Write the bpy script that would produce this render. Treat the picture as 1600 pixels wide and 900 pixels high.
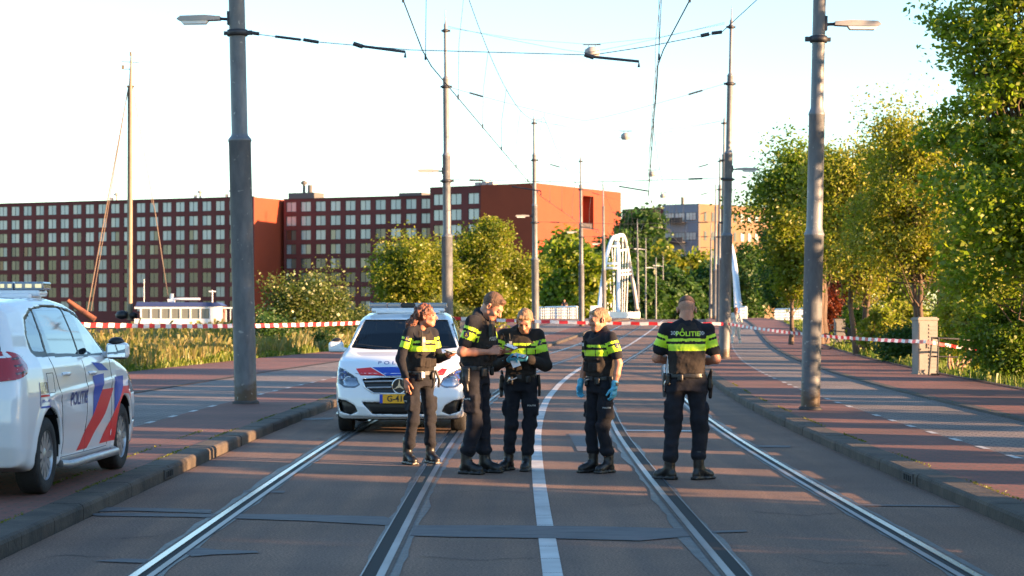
import bpy, bmesh, math, random
import numpy as np
from mathutils import Vector, Matrix
from mathutils.bvhtree import BVHTree
from mathutils.geometry import delaunay_2d_cdt
R = math.radians
PI = math.pi
scene = bpy.context.scene
COL = scene.collection
for o in list(bpy.data.objects): bpy.data.objects.remove(o)

# ------------------------------------------------------------------ camera
EYE = 1.6; F = 3200.0; HZ = 491.0          # metres, focal length and horizon row in photo pixels
cam = bpy.data.cameras.new('camera'); camo = bpy.data.objects.new('camera', cam); COL.objects.link(camo)
camo.location = (0, 0, EYE); camo.rotation_euler = (R(90), 0, 0)
cam.lens = 72; cam.sensor_width = 36; cam.shift_y = 41/1600; cam.clip_end = 6000; cam.clip_start = .5
cam.dof.use_dof = True; cam.dof.focus_distance = 21.0; cam.dof.aperture_fstop = 5.0
scene.camera = camo
# ------------------------------------------------------------------ world, sun, exposure
SUN_EL, SUN_AZ = 8.5, 112.0                # elevation; azimuth clockwise from +Y
w = bpy.data.worlds.new('World'); scene.world = w; w.use_nodes = True
nt = w.node_tree; bg = nt.nodes['Background']
sky = nt.nodes.new('ShaderNodeTexSky'); sky.sky_type = 'NISHITA'; sky.sun_disc = False
sky.sun_elevation = R(SUN_EL); sky.sun_rotation = R(SUN_AZ); sky.air_density = 1.0; sky.dust_density = .35; sky.ozone_density = 2.6
nt.links.new(sky.outputs[0], bg.inputs[0]); bg.inputs[1].default_value = .11
sl = bpy.data.lights.new('sun', 'SUN'); so = bpy.data.objects.new('sun', sl); COL.objects.link(so)
sl.energy = 5.0; sl.angle = R(.55); sl.color = (1, .60, .31)
sd = Vector((math.sin(R(SUN_AZ))*math.cos(R(SUN_EL)), math.cos(R(SUN_AZ))*math.cos(R(SUN_EL)), math.sin(R(SUN_EL))))
so.rotation_euler = (-sd).to_track_quat('-Z', 'Y').to_euler(); so.location = (60, -10, 40)
vs = scene.view_settings; vs.view_transform = 'Standard'; vs.look = 'None'; vs.gamma = 1; vs.use_curve_mapping = False
vs.exposure = 2.38
scene.render.engine = 'CYCLES'
scene.cycles.transparent_max_bounces = 12; scene.cycles.max_bounces = 6

# ------------------------------------------------------------------ helpers
def at(px, py, Y): return Vector(((px-800)/F*Y, Y, EYE+(HZ-py)/F*Y))
CY = [-40, 12, 20, 28, 38, 50, 65, 85, 105, 138, 172, 240, 330, 420]
CX = [.25, .25, .25, .32, .62, 1.25, 2.35, 4.25, 6.25, 9.6, 12.7, 19.5, 28, 36]
def _smooth_c():
    ys = np.linspace(-40, 420, 461); xs = np.interp(ys, CY, CX)
    k = np.exp(-np.linspace(-2, 2, 17)**2); k /= k.sum()
    xs = np.convolve(np.pad(xs, 8, 'edge'), k, 'valid'); return ys, xs
_YS, _XS = _smooth_c()
def C(Y): return float(np.interp(Y, _YS, _XS))
def sst(t): t = min(max(t, 0), 1); return t*t*(3-2*t)
def H(Y): return 1.07*sst((Y-80)/98) if Y < 215 else 1.07-1.0*sst((Y-215)/90)

def tag(o, label=None, cat=None, group=None, kind=None):
    if label: o['label'] = label
    if cat: o['category'] = cat
    if group: o['group'] = group
    if kind: o['kind'] = kind
    return o
def empty(name, loc, rz=0, label=None, cat=None, group=None):
    o = bpy.data.objects.new(name, None); COL.objects.link(o); o.location = loc; o.rotation_euler = (0, 0, rz)
    o.empty_display_size = .2
    return tag(o, label, cat, group)
def link(name, me, parent=None):
    o = bpy.data.objects.new(name, me); COL.objects.link(o)
    if parent is not None: o.parent = parent
    return o
def mesh_np(name, V, Q, mats, parent=None, smooth=True, midx=None):
    """verts (n,3), faces (m,3|4) numpy -> object"""
    V = np.asarray(V, np.float32); Q = np.asarray(Q, np.int32)
    me = bpy.data.meshes.new(name); k = Q.shape[1]
    me.vertices.add(len(V)); me.vertices.foreach_set('co', V.ravel())
    me.loops.add(Q.size); me.loops.foreach_set('vertex_index', Q.ravel())
    me.polygons.add(len(Q)); me.polygons.foreach_set('loop_start', np.arange(0, Q.size, k, dtype=np.int32))
    me.polygons.foreach_set('loop_total', np.full(len(Q), k, np.int32))
    if midx is not None: me.polygons.foreach_set('material_index', np.asarray(midx, np.int32))
    me.polygons.foreach_set('use_smooth', np.full(len(Q), smooth))
    me.update(calc_edges=True); me.validate()
    for m in (mats if isinstance(mats, (list, tuple)) else [mats]): me.materials.append(m)
    return link(name, me, parent)
class MB:
    def __init__(s): s.v = []; s.f = []; s.m = []; s.sm = []
    def add(s, vs, fs, mi=0, sm=False):
        b = len(s.v); s.v += [tuple(v) for v in vs]
        for f in fs: s.f.append(tuple(b+i for i in f)); s.m.append(mi); s.sm.append(sm)
    def box(s, c, d, mi=0, rot=None, taper=None):
        x, y, z = (d[0]/2, d[1]/2, d[2]/2); t = taper if taper else (1, 1)
        P = [Vector((sx*x*(t[0] if sz > 0 else 1), sy*y*(t[1] if sz > 0 else 1), sz*z)) for sz in (-1, 1) for sy in (-1, 1) for sx in (-1, 1)]
        if rot is not None: P = [rot @ p for p in P]
        c = Vector(c); s.add([p+c for p in P], [(0, 2, 3, 1), (4, 5, 7, 6), (0, 1, 5, 4), (1, 3, 7, 5), (3, 2, 6, 7), (2, 0, 4, 6)], mi); return s
    def tube(s, pts, r, n=8, mi=0, caps=True, sm=True):
        pts = [Vector(p) for p in pts]; rs = r if isinstance(r, (list, tuple)) else [r]*len(pts)
        vs = []; up = None
        for i, p in enumerate(pts):
            d = (pts[min(i+1, len(pts)-1)]-pts[max(i-1, 0)]); d = d.normalized() if d.length > 1e-9 else Vector((0, 0, 1))
            if up is None: up = Vector((0, 0, 1)) if abs(d.z) < .9 else Vector((1, 0, 0))
            a = (up-d*up.dot(d)); a = a.normalized() if a.length > 1e-5 else d.orthogonal().normalized()
            up = a; b = d.cross(a)
            for k in range(n): t = 2*PI*k/n; vs.append(p+(a*math.cos(t)+b*math.sin(t))*rs[i])
        fs = [(i*n+k, i*n+(k+1) % n, (i+1)*n+(k+1) % n, (i+1)*n+k) for i in range(len(pts)-1) for k in range(n)]
        s.add(vs, fs, mi, sm)
        if caps:
            s.add(vs[:n], [tuple(range(n-1, -1, -1))], mi); s.add(vs[-n:], [tuple(range(n))], mi)
        return s
    def lathe(s, prof, c=(0, 0, 0), n=20, mi=0, axis='z', rot=None, sm=True):
        vs = []
        for r, z in prof:
            for k in range(n):
                t = 2*PI*k/n; p = Vector((r*math.cos(t), r*math.sin(t), z))
                if axis == 'y': p = Vector((p.x, p.z, p.y))
                if axis == 'x': p = Vector((p.z, p.x, p.y))
                if rot is not None: p = rot @ p
                vs.append(p+Vector(c))
        s.add(vs, [(i*n+k, i*n+(k+1) % n, (i+1)*n+(k+1) % n, (i+1)*n+k) for i in range(len(prof)-1) for k in range(n)], mi, sm); return s
    def prism(s, poly, h, M, mi=0):
        """2D poly extruded by h along local z, mapped by matrix M"""
        n = len(poly); P = [M @ Vector((x, y, 0)) for x, y in poly]+[M @ Vector((x, y, h)) for x, y in poly]
        s.add(P, [tuple(range(n-1, -1, -1)), tuple(range(n, 2*n))]+[(i, (i+1) % n, n+(i+1) % n, n+i) for i in range(n)], mi); return s
    def build(s, name, mats, parent=None, fix=True):
        me = bpy.data.meshes.new(name); me.from_pydata(s.v, [], s.f)
        for m in (mats if isinstance(mats, (list, tuple)) else [mats]): me.materials.append(m)
        me.polygons.foreach_set('material_index', s.m); me.polygons.foreach_set('use_smooth', s.sm)
        if fix:
            bm = bmesh.new(); bm.from_mesh(me); bmesh.ops.recalc_face_normals(bm, faces=bm.faces); bm.to_mesh(me); bm.free()
        me.update(); return link(name, me, parent)
def copy_tree(o, parent=None):
    c = o.copy(); COL.objects.link(c)
    if parent is not None: c.parent = parent
    for ch in o.children: copy_tree(ch, c)
    return c

# ------------------------------------------------------------------ materials
def mat(name, col, rough=.6, metal=0., var=0., vscale=3., bump=0., bscale=30., col2=None, spec=.5, coat=0., emis=None, stretch=None, detail=4, rvar=0.):
    m = bpy.data.materials.new(name); m.use_nodes = True; n = m.node_tree.nodes; l = m.node_tree.links; b = n['Principled BSDF']
    b.inputs['Base Color'].default_value = (*col, 1); b.inputs['Roughness'].default_value = rough; b.inputs['Metallic'].default_value = metal
    b.inputs['Specular IOR Level'].default_value = spec; b.inputs['Coat Weight'].default_value = coat; b.inputs['Coat Roughness'].default_value = .04
    co = n.new('ShaderNodeTexCoord').outputs['Object']
    if stretch:
        mp = n.new('ShaderNodeMapping'); mp.inputs['Scale'].default_value = stretch; l.new(co, mp.inputs[0]); co = mp.outputs[0]
    if var or col2:
        t = n.new('ShaderNodeTexNoise'); t.inputs['Scale'].default_value = vscale; t.inputs['Detail'].default_value = detail; t.inputs['Roughness'].default_value = .62
        l.new(co, t.inputs['Vector']); rp = n.new('ShaderNodeValToRGB'); rp.color_ramp.elements[0].position = .33; rp.color_ramp.elements[1].position = .67
        c1 = tuple(c*(1-var) for c in col); c2 = col2 if col2 else tuple(min(1, c*(1+var)) for c in col)
        rp.color_ramp.elements[0].color = (*c1, 1); rp.color_ramp.elements[1].color = (*c2, 1)
        l.new(t.outputs[0], rp.inputs[0]); l.new(rp.outputs[0], b.inputs['Base Color'])
        if rvar:
            mr = n.new('ShaderNodeMapRange'); mr.inputs[3].default_value = rough-rvar; mr.inputs[4].default_value = rough+rvar
            l.new(t.outputs[0], mr.inputs[0]); l.new(mr.outputs[0], b.inputs['Roughness'])
    if bump:
        t = n.new('ShaderNodeTexNoise'); t.inputs['Scale'].default_value = bscale; t.inputs['Detail'].default_value = 3; l.new(co, t.inputs['Vector'])
        bp = n.new('ShaderNodeBump'); bp.inputs['Strength'].default_value = bump; bp.inputs['Distance'].default_value = .02
        l.new(t.outputs[0], bp.inputs['Height']); l.new(bp.outputs[0], b.inputs['Normal'])
    if emis: b.inputs['Emission Color'].default_value = (*emis[0], 1); b.inputs['Emission Strength'].default_value = emis[1]
    return m
def mix_rgb(nt, a, b, fac, mode='MIX'):
    n = nt.nodes.new('ShaderNodeMix'); n.data_type = 'RGBA'; n.blend_type = mode
    for sck, v in ((n.inputs[6], a), (n.inputs[7], b), (n.inputs[0], fac)):
        if hasattr(v, 'links'): nt.links.new(v, sck)
        elif isinstance(v, tuple): sck.default_value = (*v, 1)
        else: sck.default_value = v
    return n.outputs[2]
def brick_mat(name, c1, c2, mortar, bw, bh, scale=1., rough=.85, msize=.012, axis='xy', big=.25, bump=.4, bigscale=.35, dark=(.5, .5, .5)):
    m = bpy.data.materials.new(name); m.use_nodes = True; nt = m.node_tree; n = nt.nodes; l = nt.links; b = n['Principled BSDF']; b.inputs['Roughness'].default_value = rough
    co = n.new('ShaderNodeTexCoord').outputs['Object']
    mp = n.new('ShaderNodeMapping'); l.new(co, mp.inputs[0])
    if axis == 'xz': mp.inputs['Rotation'].default_value = (R(90), 0, 0)
    br = n.new('ShaderNodeTexBrick'); l.new(mp.outputs[0], br.inputs['Vector'])
    br.inputs['Color1'].default_value = (*c1, 1); br.inputs['Color2'].default_value = (*c2, 1); br.inputs['Mortar'].default_value = (*mortar, 1)
    br.inputs['Scale'].default_value = scale; br.inputs['Brick Width'].default_value = bw; br.inputs['Row Height'].default_value = bh; br.inputs['Mortar Size'].default_value = msize
    t = n.new('ShaderNodeTexNoise'); t.inputs['Scale'].default_value = bigscale; t.inputs['Detail'].default_value = 6; l.new(co, t.inputs['Vector'])
    rp = n.new('ShaderNodeValToRGB'); rp.color_ramp.elements[0].position = .35; rp.color_ramp.elements[1].position = .7
    rp.color_ramp.elements[0].color = (*dark, 1); rp.color_ramp.elements[1].color = (1.25, 1.25, 1.25, 1)
    l.new(t.outputs[0], rp.inputs[0])
    l.new(mix_rgb(nt, br.outputs[0], rp.outputs[0], big, 'MULTIPLY'), b.inputs['Base Color'])
    bp = n.new('ShaderNodeBump'); bp.inputs['Strength'].default_value = bump; bp.inputs['Distance'].default_value = .01
    iv = n.new('ShaderNodeMath'); iv.operation = 'SUBTRACT'; iv.inputs[0].default_value = 1; l.new(br.outputs[1], iv.inputs[1])
    l.new(iv.outputs[0], bp.inputs['Height']); l.new(bp.outputs[0], b.inputs['Normal'])
    return m
def leaf_mat(name, cols, trans=.45):
    m = bpy.data.materials.new(name); m.use_nodes = True; nt = m.node_tree; n = nt.nodes; l = nt.links
    for x in list(n):
        if x.type != 'OUTPUT_MATERIAL': n.remove(x)
    out = n['Material Output']; g = n.new('ShaderNodeNewGeometry'); rp = n.new('ShaderNodeValToRGB'); l.new(g.outputs['Random Per Island'], rp.inputs[0])
    e = rp.color_ramp.elements; e[0].color = (*cols[0], 1); e[1].color = (*cols[-1], 1); e[0].position = 0; e[1].position = 1
    for i, c in enumerate(cols[1:-1]): k = e.new((i+1)/(len(cols)-1)); k.color = (*c, 1)
    t = n.new('ShaderNodeTexNoise'); t.inputs['Scale'].default_value = .9; t.inputs['Detail'].default_value = 2
    tc = n.new('ShaderNodeTexCoord'); l.new(tc.outputs['Object'], t.inputs['Vector'])
    r2 = n.new('ShaderNodeValToRGB'); r2.color_ramp.elements[0].color = (.9, 1.0, .85, 1); r2.color_ramp.elements[1].color = (1.35, 1.3, .95, 1); r2.color_ramp.elements[0].position = .38; r2.color_ramp.elements[1].position = .62
    l.new(t.outputs[0], r2.inputs[0]); c = mix_rgb(nt, rp.outputs[0], r2.outputs[0], 1., 'MULTIPLY')
    d = n.new('ShaderNodeBsdfDiffuse'); tr = n.new('ShaderNodeBsdfTranslucent'); gl = n.new('ShaderNodeBsdfGlossy'); gl.inputs['Roughness'].default_value = .45
    l.new(c, d.inputs[0]); l.new(mix_rgb(nt, c, (1.0, 1.25, .45), 1., 'MULTIPLY'), tr.inputs[0]); gl.inputs[0].default_value = (.5, .5, .45, 1)
    ms = n.new('ShaderNodeMixShader'); ms.inputs[0].default_value = trans; l.new(d.outputs[0], ms.inputs[1]); l.new(tr.outputs[0], ms.inputs[2])
    m2 = n.new('ShaderNodeMixShader'); m2.inputs[0].default_value = .05; l.new(ms.outputs[0], m2.inputs[1]); l.new(gl.outputs[0], m2.inputs[2]); l.new(m2.outputs[0], out.inputs[0])
    return m
M = {}
M['steel'] = mat('galvanised_pole_paint', (.12, .132, .15), .5, .15, var=.22, vscale=5, col2=(.17, .18, .195), bump=.12, bscale=60, stretch=(1, 1, .35))
def steel_wear(m):
    nt = m.node_tree; n = nt.nodes; l = nt.links; b = n['Principled BSDF']; src = b.inputs['Base Color'].links[0].from_socket; tc = n.new('ShaderNodeTexCoord'); sp = n.new('ShaderNodeSeparateXYZ'); l.new(tc.outputs['Object'], sp.inputs[0])
    t = n.new('ShaderNodeTexNoise'); t.inputs['Scale'].default_value = 3.5; t.inputs['Detail'].default_value = 8; l.new(tc.outputs['Object'], t.inputs['Vector'])
    a = n.new('ShaderNodeMath'); a.operation = 'MULTIPLY_ADD'; a.inputs[1].default_value = -1.1; l.new(sp.outputs[2], a.inputs[0]); l.new(t.outputs[0], a.inputs[2]); rp = n.new('ShaderNodeValToRGB'); rp.color_ramp.elements[0].position = .02; rp.color_ramp.elements[1].position = .25; l.new(a.outputs[0], rp.inputs[0])
    c = mix_rgb(nt, src, (.085, .058, .038), rp.outputs[0]); t2 = n.new('ShaderNodeTexNoise'); t2.inputs['Scale'].default_value = 13; t2.inputs['Detail'].default_value = 5; l.new(tc.outputs['Object'], t2.inputs['Vector'])
    r2 = n.new('ShaderNodeValToRGB'); r2.color_ramp.elements[0].position = .66; r2.color_ramp.elements[1].position = .72; l.new(t2.outputs[0], r2.inputs[0]); l.new(mix_rgb(nt, c, (.33, .33, .32), r2.outputs[0]), b.inputs['Base Color'])

steel_wear(M['steel'])
M['poledark'] = mat('dark_clamp_steel', (.045, .045, .05), .55, .4)
M['wire'] = mat('wire_grey', (.05, .055, .06), .5, .3)
M['lampbody'] = mat('lamp_housing', (.33, .31, .29), .5)
M['lampglass'] = mat('lamp_diffuser', (.62, .62, .6), .2, spec=.8)
M['white'] = mat('white_steel_paint', (.72, .73, .74), .4, var=.08, vscale=2)
M['black'] = mat('black_plastic', (.012, .012, .013), .45)
M['bark'] = mat('bark', (.10, .065, .045), .9, var=.45, vscale=6, bump=.8, bscale=14, stretch=(1, 1, .3))
M['concrete'] = mat('kerb_concrete', (.075, .068, .06), .85, var=.35, vscale=4, bump=.5, bscale=35)
# ================================================================== ground, road, pavements
YS = [-12, -6, 0, 4, 8, 10, 12, 14, 16, 18, 20, 22, 24, 26, 28, 31, 34, 37, 40, 44, 48, 52, 56, 60, 65, 70, 75, 80, 85, 90, 96, 102, 108, 114, 120, 127, 134, 141, 148, 155, 162, 170, 178, 186, 195, 205, 215, 225, 235, 245, 255, 265, 275, 285, 295, 305, 320, 340]
def strip(name, o0, o1, z0, m, z1=None, y0=-12, y1=340, n=1, parent=None, kind='structure', edge=None):
    ys = [y0]+[y for y in YS if y0 < y < y1]+[y1]; z1 = z0 if z1 is None else z1
    V = []; Q = []
    for y in ys:
        for j in range(n+1):
            t = j/n; V.append((C(y)+o0+(o1-o0)*t, y, H(y)+z0+(z1-z0)*t))
    for i in range(len(ys)-1):
        for j in range(n): a = i*(n+1)+j; Q.append((a, a+1, a+n+2, a+n+1))
    o = mesh_np(name, V, Q, m, parent, smooth=True)
    if kind and parent is None: o['kind'] = kind
    return o
def asphalt():
    m = mat('worn_asphalt', (.165, .100, .070), .85, var=.15, vscale=.5, col2=(.20, .124, .088), bump=.25, bscale=160, detail=8, spec=.35)
    nt = m.node_tree; n = nt.nodes; l = nt.links; b = n['Principled BSDF']; src = b.inputs['Base Color'].links[0].from_socket
    tc = n.new('ShaderNodeTexCoord'); mp = n.new('ShaderNodeMapping'); mp.inputs['Scale'].default_value = (3.2, .12, 1); l.new(tc.outputs['Object'], mp.inputs[0])
    t = n.new('ShaderNodeTexNoise'); t.inputs['Scale'].default_value = 1; t.inputs['Detail'].default_value = 5; l.new(mp.outputs[0], t.inputs['Vector'])
    rp = n.new('ShaderNodeValToRGB'); rp.color_ramp.elements[0].color = (.84, .86, .9, 1); rp.color_ramp.elements[1].color = (1.1, 1.06, 1.02, 1); rp.color_ramp.elements[0].position = .4; rp.color_ramp.elements[1].position = .62
    l.new(t.outputs[0], rp.inputs[0]); c = mix_rgb(nt, src, rp.outputs[0], 1., 'MULTIPLY')
    s = n.new('ShaderNodeTexNoise'); s.inputs['Scale'].default_value = 60; s.inputs['Detail'].default_value = 2; l.new(tc.outputs['Object'], s.inputs['Vector'])
    r2 = n.new('ShaderNodeValToRGB'); r2.color_ramp.elements[0].color = (.5, .5, .5, 1); r2.color_ramp.elements[1].color = (1.6, 1.57, 1.52, 1); r2.color_ramp.elements[0].position = .35; r2.color_ramp.elements[1].position = .65
    l.new(s.outputs[0], r2.inputs[0]); l.new(mix_rgb(nt, c, r2.outputs[0], .8, 'MULTIPLY'), b.inputs['Base Color'])
    return m
M['asphalt'] = asphalt()
M['redbrick'] = brick_mat('red_pavers', (.22, .066, .045), (.16, .052, .038), (.085, .055, .038), .21, .105, big=.6, bigscale=.5)
M['redpath'] = brick_mat('red_footpath_pavers', (.21, .062, .045), (.155, .05, .037), (.055, .045, .035), .3, .3, big=.6, bigscale=.4)
M['greybrick'] = brick_mat('grey_pavers', (.25, .19, .165), (.17, .135, .12), (.04, .037, .035), .22, .11, big=.6, bigscale=.5)
M['soil'] = mat('soil_and_moss', (.05, .045, .025), .95, var=.4, vscale=1.2, col2=(.06, .08, .025), bump=.6, bscale=12)
M['terrain'] = mat('terrain', (.06, .07, .035), .95, var=.4, vscale=.05)
M['water'] = mat('harbour_water', (.012, .02, .022), .08, bump=.5, bscale=1.2, spec=.6)
M['line'] = mat('road_line_paint', (.46, .44, .42), .7, var=.22, vscale=1.6, col2=(.56, .55, .52), bump=.2, bscale=50)
M['rail'] = mat('polished_rail', (.50, .50, .51), .27, 1., var=.25, vscale=2.5, stretch=(1, .25, 1), rvar=.05)
M['raildull'] = mat('darker_rail', (.20, .20, .215), .42, 1., var=.3, vscale=2.5, stretch=(1, .25, 1))
M['rust'] = mat('rusty_rail_side', (.09, .06, .045), .7, .4, var=.4, vscale=8)
M['groove'] = mat('recess_shade', (.009, .009, .009), .9)  # near-black stands in for shade inside rail grooves and drain slots
M['seal'] = mat('bitumen_seal', (.026, .027, .03), .5, var=.5, vscale=7, col2=(.06, .062, .068), bump=.3, bscale=25)
M['weed'] = mat('joint_weeds', (.10, .10, .02), .9, var=.4)

g = MB(); g.add([(-2500, -300, -1.8), (2500, -300, -1.8), (2500, 4500, -1.8), (-2500, 4500, -1.8)], [(0, 1, 2, 3)]); tag(g.build('terrain', M['terrain']), kind='structure')
g = MB(); g.add([(-900, 100, -1.2), (-12, 70, -1.2), (30, 180, -1.2), (22, 260, -1.2), (-40, 395, -1.2), (-900, 520, -1.2)], [(0, 1, 2, 3, 4, 5)]); tag(g.build('water', M['water']), kind='structure')
g = MB(); g.prism([(-900, 500), (-130, 425), (-60, 388), (0, 360), (12, 330), (250, 340), (400, 900), (-900, 900)], 1.35, Matrix.Translation((0, 0, -1.5))); tag(g.build('quay_ground', M['terrain']), kind='structure')
strip('bank_slope_left', -40, -18, -1.7, M['soil'], -.02, y1=180, n=2)
strip('verge_ground_left', -18, -11.3, -.02, M['soil'], .10, y1=180)
strip('embankment_base', -11.35, 9.25, -.03, M['asphalt'])
strip('road', -3.58, 3.5, 0, M['asphalt'], n=6)
strip('verge_ground_right', 9.2, 34, .10, M['soil'], -.3, n=3)
# kerbs: separate stones with joints, worn tops
def kerb(name, o0, side):
    g = MB(); rnd = random.Random(3); y = -8
    while y < 230:
        L = 1.0 if y < 90 else 3.0; a, b = y+.003, y+L-.003; dz = rnd.uniform(-.003, .003); dx = rnd.uniform(-.004, .004)
        P = []
        for yy in (a, b):
            c = C(yy)+o0+dx; h = H(yy)
            for (ox, oz) in ((-.03*0, -.06), (0, .085), (.012, .108), (.035, .12), (.27, .122), (.27, -.06)): P.append((c+side*ox, yy, h+oz+(dz if oz > 0 else 0)))
        g.add(P, [(0, 1, 7, 6), (1, 2, 8, 7), (2, 3, 9, 8), (3, 4, 10, 9), (4, 5, 11, 10), tuple(range(6)), tuple(range(11, 5, -1))])
        y += L
    return tag(g.build(name, M['kerb']), kind='structure')
M['kerb'] = mat('kerb_stone', (.058, .046, .036), .88, var=.45, vscale=2.5, col2=(.085, .066, .049), bump=.5, bscale=30)
M['kerbdark'] = mat('kerb_dark', (.05, .045, .042), .85, var=.3, vscale=3, bump=.5, bscale=30)
kerb('kerb_left', -3.6, -1); kerb('kerb_right', 3.5, 1)
strip('pavement_left', -5.3, -3.86, .118, M['redbrick']); strip('path_left', -7.7, -5.3, .118, M['greybrick'])
strip('edging_left', -7.85, -7.7, .13, M['kerb'], y1=215); strip('footpath_left', -11.3, -7.85, .122, M['redpath'])
strip('pavement_right', 3.76, 4.95, .118, M['redbrick']); strip('path_right', 4.95, 6.7, .118, M['greybrick'])
strip('edging_right', 6.7, 6.86, .155, M['kerbdark'], y1=215); strip('footpath_right', 6.86, 9.2, .150, M['redpath'])
strip('verge_edge', 9.12, 9.26, .165, M['kerbdark'], y1=215)
strip('edge_riser', 6.699, 6.70, .11, M['kerbdark'], .155)
def dashes(off, L, gap, wd, z, name, y0=8, y1=130):
    g = MB(); y = y0; rnd = random.Random(5)
    while y < y1:
        P = [(C(yy)+off+s*wd/2, yy, H(yy)+z) for yy in (y, y+L) for s in (-1, 1)]
        if rnd.random() > .04: g.add(P, [(0, 1, 3, 2)])
        y += L+gap
    tag(g.build(name, M['line']), kind='structure')
dashes(-5.3, .50, 1.15, .08, .1215, 'dashed_line_left'); dashes(4.95, .50, .95, .08, .1215, 'dashed_line_right')
# centre line: slabs of paint with thin dark joints
g = MB(); y = 4
while y < 200:
    L = .72 if y < 40 else (6 if y < 90 else 5)
    P = [(C(yy)+s*.062, yy, H(yy)+.005) for yy in (y+.012, y+L-.002) for s in (-1, 1)]; g.add(P, [(0, 1, 3, 2)]); y += L
tag(g.build('centre_line', M['line']), kind='structure')
# faint old lines towards the bridge
for off in (-.95, -2.4): pass
def ragged(name, o0, o1, z, m, seed, y0=-4, y1=120, amp=.02, step=.35):
    rnd = random.Random(seed); ys = np.arange(y0, y1, step); V = []; a = b = 0
    for y in ys:
        a = .7*a+rnd.uniform(-amp, amp); b = .7*b+rnd.uniform(-amp, amp)
        V += [(C(y)+o0+a, y, H(y)+z), (C(y)+o1+b, y, H(y)+z)]
    Q = [(2*i, 2*i+1, 2*i+3, 2*i+2) for i in range(len(ys)-1)]
    tag(mesh_np(name, V, Q, m), kind='structure')
for k, (off, s) in enumerate(((-2.55, 1), (-1.05, -1), (1.08, 1), (2.58, -1))):
    ragged('rail_seal', off-.10-(.05 if s < 0 else 0), off+.10+(.05 if s > 0 else 0), .004, M['seal'], k)
    strip('rail_groove', off+s*.026, off+s*(.115 if k in (1, 2) else .08), .0075, M['groove'], y0=-6, y1=230)
    a, b = sorted((off-s*.026, off+s*.026))
    strip('rail_head', a, b, .0125, M['raildull' if k in (1, 2) else 'rail'], y0=-6, y1=230)  # inner heads use a darker copy of the steel: dim reflection put into colour
    a, b = sorted((off+s*(.115 if k in (1, 2) else .08), off+s*.125)); strip('rail_lip', a, b, .0115, M['raildull'], y0=-6, y1=230)
    a, b = sorted((off-s*.026, off-s*.052)); strip('rail_side', a, b, .0085, M['rust'], y0=-6, y1=230)
# lateral bitumen joints and small patches
def patch(pts, m=None, z=.0065, name='road_patch'):
    V = [at(px, py, EYE*F/(py-HZ)) for px, py in pts]; g = MB(); g.add([(v.x, v.y, z) for v in V], [tuple(range(len(V)))]); tag(g.build(name, m or M['seal'], fix=False), kind='structure')
M['tar'] = mat('old_tar', (.082, .076, .080), .7, var=.4, vscale=3, col2=(.115, .10, .098), stretch=(1, 4, 1))
patch([(137, 803), (190, 803), (350, 804), (470, 805), (600, 808), (612, 812), (608, 822), (480, 815), (300, 809), (150, 807)], M['tar'])
patch([(140, 793), (250, 795), (330, 797), (330, 803), (200, 799), (137, 801)], M['tar'])
patch([(648, 822), (800, 822), (950, 824), (1070, 827), (1090, 838), (1000, 846), (850, 842), (700, 840), (641, 838)], M['tar'])
patch([(285, 862), (310, 857), (340, 860), (400, 862), (405, 865), (330, 868), (300, 871)], M['tar'])
patch([(146, 878), (190, 874), (232, 875), (226, 881), (190, 880)], M['tar'])
patch([(888, 678), (940, 678), (955, 706), (903, 706)], M['tar'])
patch([(470, 654), (520, 653), (521, 656), (471, 657)], M['tar'])
patch([(1106, 831), (1165, 829), (1168, 832), (1108, 834)], M['tar'])
patch([(1330, 789), (1500, 791), (1500, 793), (1330, 791)], M['tar'])
patch([(1150, 696), (1235, 697), (1235, 700), (1150, 699)], M['tar'])
patch([(380, 767), (446, 768), (444, 771), (380, 770)], M['tar'])
patch([(970, 672), (1100, 673), (1100, 675), (970, 674)], M['line'])
M['crack'] = mat('crack', (.02, .018, .017), .9)
def crack(pts, seed):
    rnd = random.Random(seed); P = [at(px, py, EYE*F/(py-HZ)) for px, py in pts]; Q = []
    for a, b in zip(P, P[1:]): Q += [a.lerp(b, i/12)+Vector((rnd.uniform(-.012, .012), rnd.uniform(-.03, .03), 0)) for i in range(12)]
    g = MB(); vs = []
    for p in Q: w_ = rnd.uniform(.003, .011); vs += [(p.x, p.y-w_, .0035), (p.x, p.y+w_, .0035)]
    g.add(vs, [(2*i, 2*i+2, 2*i+3, 2*i+1) for i in range(len(Q)-1)]); tag(g.build('road_crack', M['crack'], fix=False), kind='structure')
for i, pts in enumerate(([(20, 885), (90, 868), (200, 872)], [(700, 770), (760, 766), (830, 771)], [(880, 640), (930, 646), (955, 641)], [(1180, 800), (1260, 806), (1330, 800)], [(430, 742), (490, 738), (560, 741)], [(1240, 870), (1290, 880), (1400, 884)], [(660, 870), (740, 876), (840, 872)], [(980, 790), (1020, 786)], [(1000, 610), (1080, 614), (1120, 612)], [(300, 820), (250, 838), (180, 842)])): crack(pts, i)
# gutter gratings in the kerbs
def gully(Y, side):
    x = C(Y)+(-3.6 if side < 0 else 3.5); t = empty('kerb_drain', (x, Y, 0), 0, 'slotted drain inlet in the %s kerb' % ('left' if side < 0 else 'right'), 'drain')
    g = MB(); g.box((-side*.004, 0, .058), (.02, .50, .09)); g.build('drain_frame', M['kerbdark'], t)
    for k in range(4): g = MB(); g.box((-side*.016, -.15+k*.1, .055), (.008, .06, .055)); g.build('slot', M['groove'], t)
gully(19.9, -1); gully(19.4, 1)
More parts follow.
